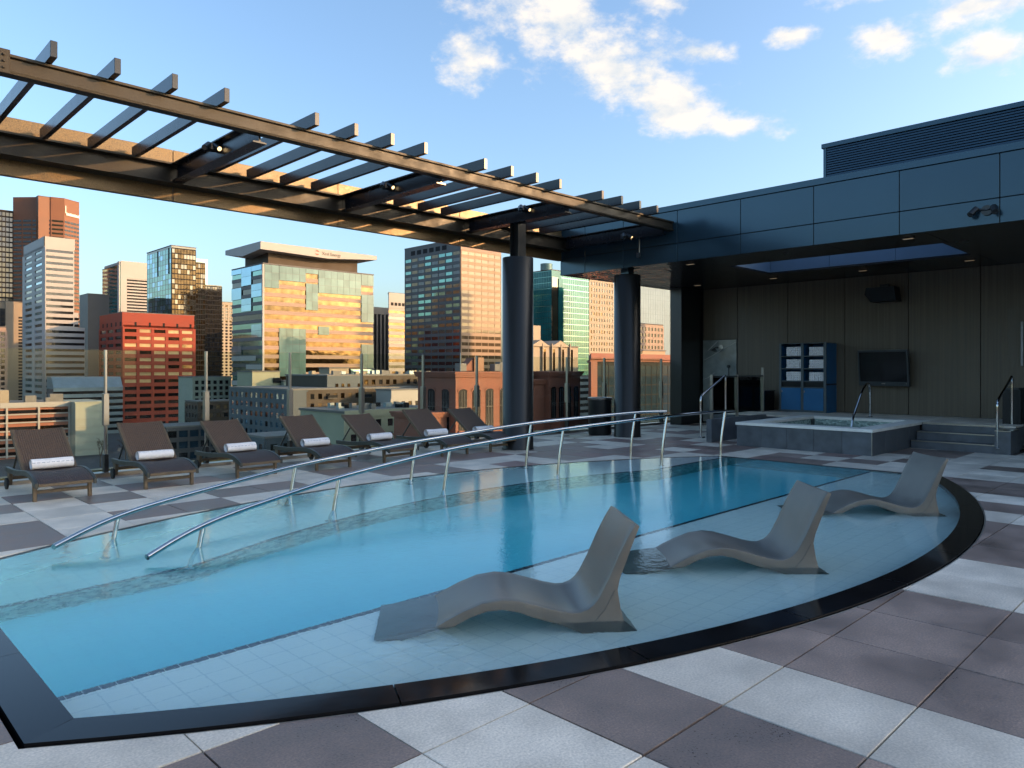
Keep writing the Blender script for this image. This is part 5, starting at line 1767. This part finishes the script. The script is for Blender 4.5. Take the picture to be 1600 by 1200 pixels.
brick_mass(117.6, 104.6, 131.0, 107.2, -9.5, -20.0, (119.4, 121.9, 124.4, 126.9, 129.4), t, 1.5, ((-19.5, 8.0), (-30, 8.5)))
MB().box(98.6, 110.8, 0.9, 101.2, 113.5, 3.7).build('stair_head', MAT['facade_copper'], t)
MB().extrude([(95.6, 1.0), (98.59, 1.0), (98.59, 3.5)], 'y', 111.2, 113.2).build('lean_to_roof', MAT['facade_brick'], t)
for x_, y_, w_, h_ in ((103.5, 110, 1.6, 1.5), (106.0, 111, 4.0, 1.9), (111.5, 110, 1.4, 1.2), (94.5, 110.5, 1.8, 1.6), (114, 112, 3, 1.4)):
    MB().box(x_, y_, 0.9 if x_ < 106 or x_ > 117 else -0.8, x_ + w_, y_ + 1.6, 0.9 + h_).build('roof_unit', MAT['roof_membrane'], t, bevel=0.08, seg=1)
MB().tube([(94.2, 110, 0.9), (94.2, 110, 4.6)], 0.07, 6).build('antenna', MAT['zinc'], t)
MB().lathe((95.4, 111, 0.9), [(0.2, 0), (0.45, 0.2), (0.5, 0.45), (0.3, 0.75), (0.05, 0.85)], 12).build('vent_cowl', MAT['roof_membrane'], t, smooth=True)

# --- dark apartment block
t = tower('dark_apartment_block', 'dark brown and slate apartment block with many lit windows', 114.7, 216.9, 52.0, 46.0, -5.6, 'facade_umber', roof='roof_membrane', core='facade_umber')
facade(t, 'R', 216.9, 120.5, 166.0, -34.5, -6.2, 9, 16, 'facade_umber', ['glass_blinds', 'glass_gold', 'glass_dark'], 0.56, 0.5, 0.2)
facade(t, 'L', 114.7, 217.0, 262.5, -34.5, -6.2, 9, 12, 'facade_slateblue', ['glass_dark', 'glass_blue'], 0.55, 0.5, 0.2)
band(t, 'R', 216.9, 114.3, 120.4, -34.5, -5.5, 'facade_slateblue', 0.22, 'wall_panel')
for k in range(3):
    for r in range(8):
        x_, z_ = 127.0 + 13.5 * k, -30.6 + 3.15 * r
        MB().box(x_, 215.4, z_, x_ + 3.6, 216.65, z_ + 0.2).build('balcony', MAT['facade_graphite'], t)
        MB().box(x_, 215.4, z_ + 0.2, x_ + 3.6, 215.45, z_ + 1.1).build('balcony_rail', MAT['facade_black'], t)
t = tower('upper_apartment_wing', 'upper wing of dark apartments with slate end wall and cluttered roof', 133.0, 226.0, 58.0, 30.0, -1.2, 'facade_umber', roof='roof_membrane', core='facade_umber')
facade(t, 'R', 226.0, 147.0, 191.0, -20.2, -2.0, 6, 14, 'facade_umber', ['glass_blinds', 'glass_gold', 'glass_dark'], 0.56, 0.5, 0.2)
band(t, 'R', 226.0, 132.7, 146.9, -20, -1.0, 'facade_slateblue', 0.22, 'wall_panel')
for x_ in (136.0, 138.4, 140.8, 145.0):
    MB().box(x_, 225.6, -6.5, x_ + 1.0, 225.77, -3.9).build('window', MAT['glass_gold'], t)
for k in range(26):
    x_, y_ = random.uniform(135, 189), random.uniform(227, 250)
    h_ = random.uniform(0.6, 1.7)
    MB().box(x_, y_, -0.7, x_ + random.uniform(1, 2.6), y_ + 1.4, -0.7 + h_).build('roof_unit', MAT[random.choice(['roof_membrane', 'zinc', 'facade_cream'])], t)
t = tower('white_apartment_block', 'white apartment cube with square black windows and balconies', 143.5, 203.0, 20.8, 9.0, -6.0, 'facade_white', roof='roof_membrane', base=-19.0, core='facade_white')
facade(t, 'R', 203.0, 143.8, 164.1, -18.8, -8.8, 2, 7, 'facade_white', ['glass_dark', 'glass_blinds'], 0.66, 0.5, 0.25)
band(t, 'R', 203.0, 143.3, 164.4, -8.9, -5.8, 'facade_white', 0.27, 'parapet')
for x_ in (152.4, 161.3):
    for z_ in (-18.2, -13.2):
        MB().box(x_ - 0.3, 201.3, z_, x_ + 2.9, 202.7, z_ + 0.2).build('balcony', MAT['facade_black'], t)
        MB().box(x_ - 0.3, 201.3, z_ + 0.2, x_ + 2.9, 201.36, z_ + 1.2).build('balcony_rail', MAT['facade_black'], t)
MB().box(143.5, 204, GZ, 164, 212, -19.3).build('podium', MAT['facade_black'], t)
t = tower('umber_end_block', 'dark end block of flats between the white cube and the brick block', 164.5, 208.0, 16.0, 10.0, -2.0, 'facade_umber', roof='roof_membrane', core='facade_umber', skew=0.78)
facade(t, 'R', 208.0, 164.5, 174.5, -33, -2.6, 9, 3, 'facade_umber', ['glass_blinds', 'glass_dark'], 0.56, 0.5, 0.2)
MB().box(176.4, 207.6, -30, 180.6, 208.0, -2.0).build('cream_end_wall', MAT['facade_cream'], t)  # plain cream strip on the brown end block

# --- sage flats close by
t = tower('sage_flats', 'sage green flats with paired windows below the white cube', 88.5, 143.0, 27.5, 20.0, -8.6, 'facade_sage', roof='roof_gravel', core='facade_sage')
facade(t, 'R', 143.0, 89.0, 115.6, -34.5, -9.6, 8, 8, 'facade_sage', ['glass_dark', 'glass_blue', 'glass_dark'], 0.55, 0.46, 0.22)
MB().box(88.2, 142.6, -9.6, 116.2, 142.95, -8.0).build('parapet', MAT['facade_sage'], t)
for k in range(18):
    x_, y_ = random.uniform(89, 114), random.uniform(145, 160)
    MB().box(x_, y_, -8.1, x_ + random.uniform(0.6, 1.8), y_ + 1.2, -8.1 + random.uniform(0.5, 1.4)).build('roof_unit', MAT[random.choice(['roof_membrane', 'zinc', 'facade_black'])], t)
t = tower('slate_corner_flats', 'slate blue corner flats behind the third and fourth loungers', 82.0, 168.0, 14.0, 12.0, -15.5, 'facade_slateblue', roof='roof_membrane', core='facade_slateblue')
facade(t, 'R', 168.0, 82.3, 95.7, -34.5, -16.2, 6, 4, 'facade_slateblue', ['glass_dark'], 0.5, 0.5, 0.2)
facade(t, 'L', 82.0, 168.3, 179.7, -34.5, -16.2, 6, 3, 'facade_slateblue', ['glass_dark'], 0.5, 0.5, 0.2)

# --- balcony flats and beige block before the winged office
t = tower('balcony_flats', 'pale green flats with stacks of dark balconies next to the red block', 140.5, 365.4, 19.0, 18.0, -3.0, 'facade_palegreen', core='facade_palegreen')
facade(t, 'R', 365.4, 141.0, 159.0, -33, -4.0, 10, 6, 'facade_palegreen', ['glass_dark', 'facade_black'], 0.62, 0.6, 0.6)
band(t, 'R', 365.4, 140.2, 159.6, -4.1, -2.8, 'facade_palegreen', 0.62, 'parapet')
t = tower('beige_plant_tower', 'beige blank-walled block with slatted vents before the winged office', 134.0, 286.3, 12.0, 14.0, 0.0, 'facade_sage', core='facade_sage')
for z_ in (-4.5, -8.0, -11.5):
    MB().box(143.0, 285.8, z_, 146.3, 286.3, z_ + 2.0).build('vent', MAT['facade_black'], t)
t = tower('grid_front_block', 'pale block with blue glazed grid beside the beige plant tower', 146.5, 284.0, 14.0, 12.0, -4.0, 'facade_palegreen', core='facade_palegreen')
facade(t, 'R', 284.0, 147.0, 160.0, -33, -4.8, 8, 3, 'facade_palegreen', ['glass_blue', 'glass_dark'], 0.7, 0.7, 0.5)
t = tower('roof_plant_room', 'small pale plant room on the roofs before the winged office', 155.0, 262.0, 9.0, 8.0, 1.5, 'facade_cream', base=-30, core='facade_cream')
t = tower('glazed_plant_room', 'small glazed plant room on the roofs before the winged office', 165.0, 262.0, 11.0, 8.0, 1.0, 'glass_blue', base=-30, core='glass_blue')

# --- darker blocks that close the gaps between the towers
t = tower('dark_glass_podium', 'dark glazed podium in shade at the foot of the red block', 92.0, 262.0, 26.0, 16.0, -19.0, 'facade_graphite', roof='roof_gravel', core='facade_black')
facade(t, 'R', 262.0, 92.0, 118.0, -34.8, -19.4, 4, 7, 'facade_graphite', ['glass_navy', 'glass_dark'], 0.6, 0.8, 0.3)
t = tower('umber_corner_block', 'dark brown corner block between balcony flats and apartments', 124.0, 316.0, 17.0, 14.0, -13.0, 'facade_umber', roof='roof_gravel', core='facade_umber')
facade(t, 'R', 316.0, 124.3, 140.7, -34.8, -13.4, 6, 5, 'facade_umber', ['glass_dark', 'glass_blinds'], 0.5, 0.55, 0.25)
facade(t, 'L', 124.0, 316.3, 329.7, -34.8, -13.4, 6, 4, 'facade_umber', ['glass_dark'], 0.5, 0.55, 0.25)

# --- low office block at the left edge
t = tower('low_office_block', 'low pink and white office block with ribbon windows behind the first lounger', 40.0, 352.0, 44.5, 40.0, -13.4, 'facade_cream', roof='roof_gravel', core='facade_cream')
facade(t, 'R', 352.0, 40.0, 84.4, -34.6, -14.5, 6, 4, 'facade_salmon', ['glass_dark', 'glass_gold', 'glass_dark'], 0.42, 0.94, 0.35, name='window_band')
for r in range(7):
    z_ = -34.2 + 3.35 * r
    MB().box(40, 351.0, z_, 84.4, 351.6, z_ + 0.5).build('ledge', MAT['facade_white'], t)
for k in range(5):
    MB().box(39.7 + 11 * k, 350.9, -34.6, 40.4 + 11 * k, 351.58, -14).build('column', MAT['facade_white'], t)
MB().box(39.5, 350.8, -14.5, 84.9, 352, -12.4).build('parapet', MAT['facade_white'], t)
MB().box(40, 356, -12.9, 63.6, 372, -7.4).build('upper_storey', MAT['facade_cream'], t)
for x_, y_, w_, h_ in ((69, 355, 4, 3.2), (78, 356, 5, 3.6), (76, 354, 2, 2.2)):
    MB().box(x_, y_, -12.9, x_ + w_, y_ + 3, -12.9 + h_).build('roof_unit', MAT['roof_membrane'], t, bevel=0.1, seg=1)
t = tower('blank_gable_block', 'pale green blank end block at the end of the low office', 84.6, 344.0, 12.2, 30.0, -13.0, 'facade_palegreen', roof='facade_palegreen', core='facade_palegreen')
for r in range(6):
    MB().box(84.6, 343.8, -16.5 - 3.2 * r, 96.8, 343.999, -16.38 - 3.2 * r).build('wall_seam', MAT['facade_white'], t)

# --- unseen slab added behind the pavilion to shade the foot of the red block
t = tower('shading_slab', 'unseen pale office slab added behind the pavilion to shade the red block', 425.0, 30.0, 55.0, 55.0, 112.0, 'facade_cream', core='facade_cream')
facade(t, 'L', 425.0, 30.0, 85.0, -30, 110.0, 34, 1, 'facade_cream', ['glass_dark'], 0.5, 0.98, 0.4, pier=False, name='window_band')

# --- the hotel's own body below the terrace
hb = MB()
hb.box(-9, -14, GZ, 20, 11.62, -1.6)
hotel = thing('hotel_building', 'hotel block that carries the rooftop terrace', 'building', (5, 0, GZ))
hb.build('wall', MAT['facade_umber'], hotel)
b = MB()
for xa, ya, xb, yb in ((-9, -14, -0.2, 11.62), (13.0, -14, 20, 11.62), (-0.2, -14, 13.0, 0.9), (-0.2, 8.9, 13.0, 11.62)):
    b.box(xa, ya, -1.6, xb, yb, -0.36)
b.build('roof_structure', MAT['facade_umber'], hotel)


# ------------------------------------------------------------------ trees in the street
pm('bark', (0.10, 0.075, 0.055), 0.9, var=0.3, vs=2)
pm('leaf_green', (0.055, 0.075, 0.030), 0.7, var=0.5, vs=0.8)


def bare_tree(name, label, loc, h, seed, leafy=False):
    rnd = random.Random(seed)
    root = thing(name, label, 'tree', loc, 'street trees')
    b = MB()
    tips = []

    def grow(p, d, ln, r, lv):
        q = p + d * ln
        b.tube([tuple(p), tuple((p + q) / 2 + Vector((rnd.uniform(-1, 1), rnd.uniform(-1, 1), 0)) * ln * 0.05), tuple(q)], [r, r * 0.85, r * 0.65], 5, caps=False)
        if lv == 0:
            tips.append(q)
            return
        for _ in range(3 if lv > 1 else 4):
            nd_ = (d + Vector((rnd.uniform(-1, 1), rnd.uniform(-1, 1), rnd.uniform(-0.2, 0.7))) * 0.75).normalized()
            grow(q, nd_, ln * rnd.uniform(0.6, 0.8), r * 0.6, lv - 1)
    grow(Vector(loc), Vector((0, 0, 1)), h * 0.3, h * 0.022, 4)
    b.build('trunk', MAT['bark'], root)
    if leafy:
        lf = MB()
        for tp in tips:
            for _ in range(10):
                c = tp + Vector((rnd.gauss(0, 0.5), rnd.gauss(0, 0.5), rnd.gauss(0, 0.4)))
                u = Vector((rnd.uniform(-1, 1), rnd.uniform(-1, 1), rnd.uniform(-1, 1))).normalized() * 0.3
                v = u.orthogonal().normalized() * 0.3
                lf.quad(tuple(c - u), tuple(c - v), tuple(c + u), tuple(c + v))
        lf.build('crown', MAT['leaf_green'], root)
    return root


bare_tree('bare_tree', 'bare winter tree in front of the pale green blank end block', (82.0, 300.0, GZ), 13.0, 3)
bare_tree('bare_tree', 'bare winter tree in the street beside the blank end block', (96.0, 318.0, GZ), 11.0, 5)
for k, (x_, y_, lab) in enumerate(((112, 330, 'small dark green tree in the street before the red block'), (126, 345, 'dark green tree at the foot of the balcony flats'), (104, 300, 'dark green street tree between blank block and red block'))):
    bare_tree('street_tree', lab, (x_, y_, GZ), 10.0, 11 + k, True)

for o in bpy.data.objects:
    if '_w' in o:
        del o['_w']
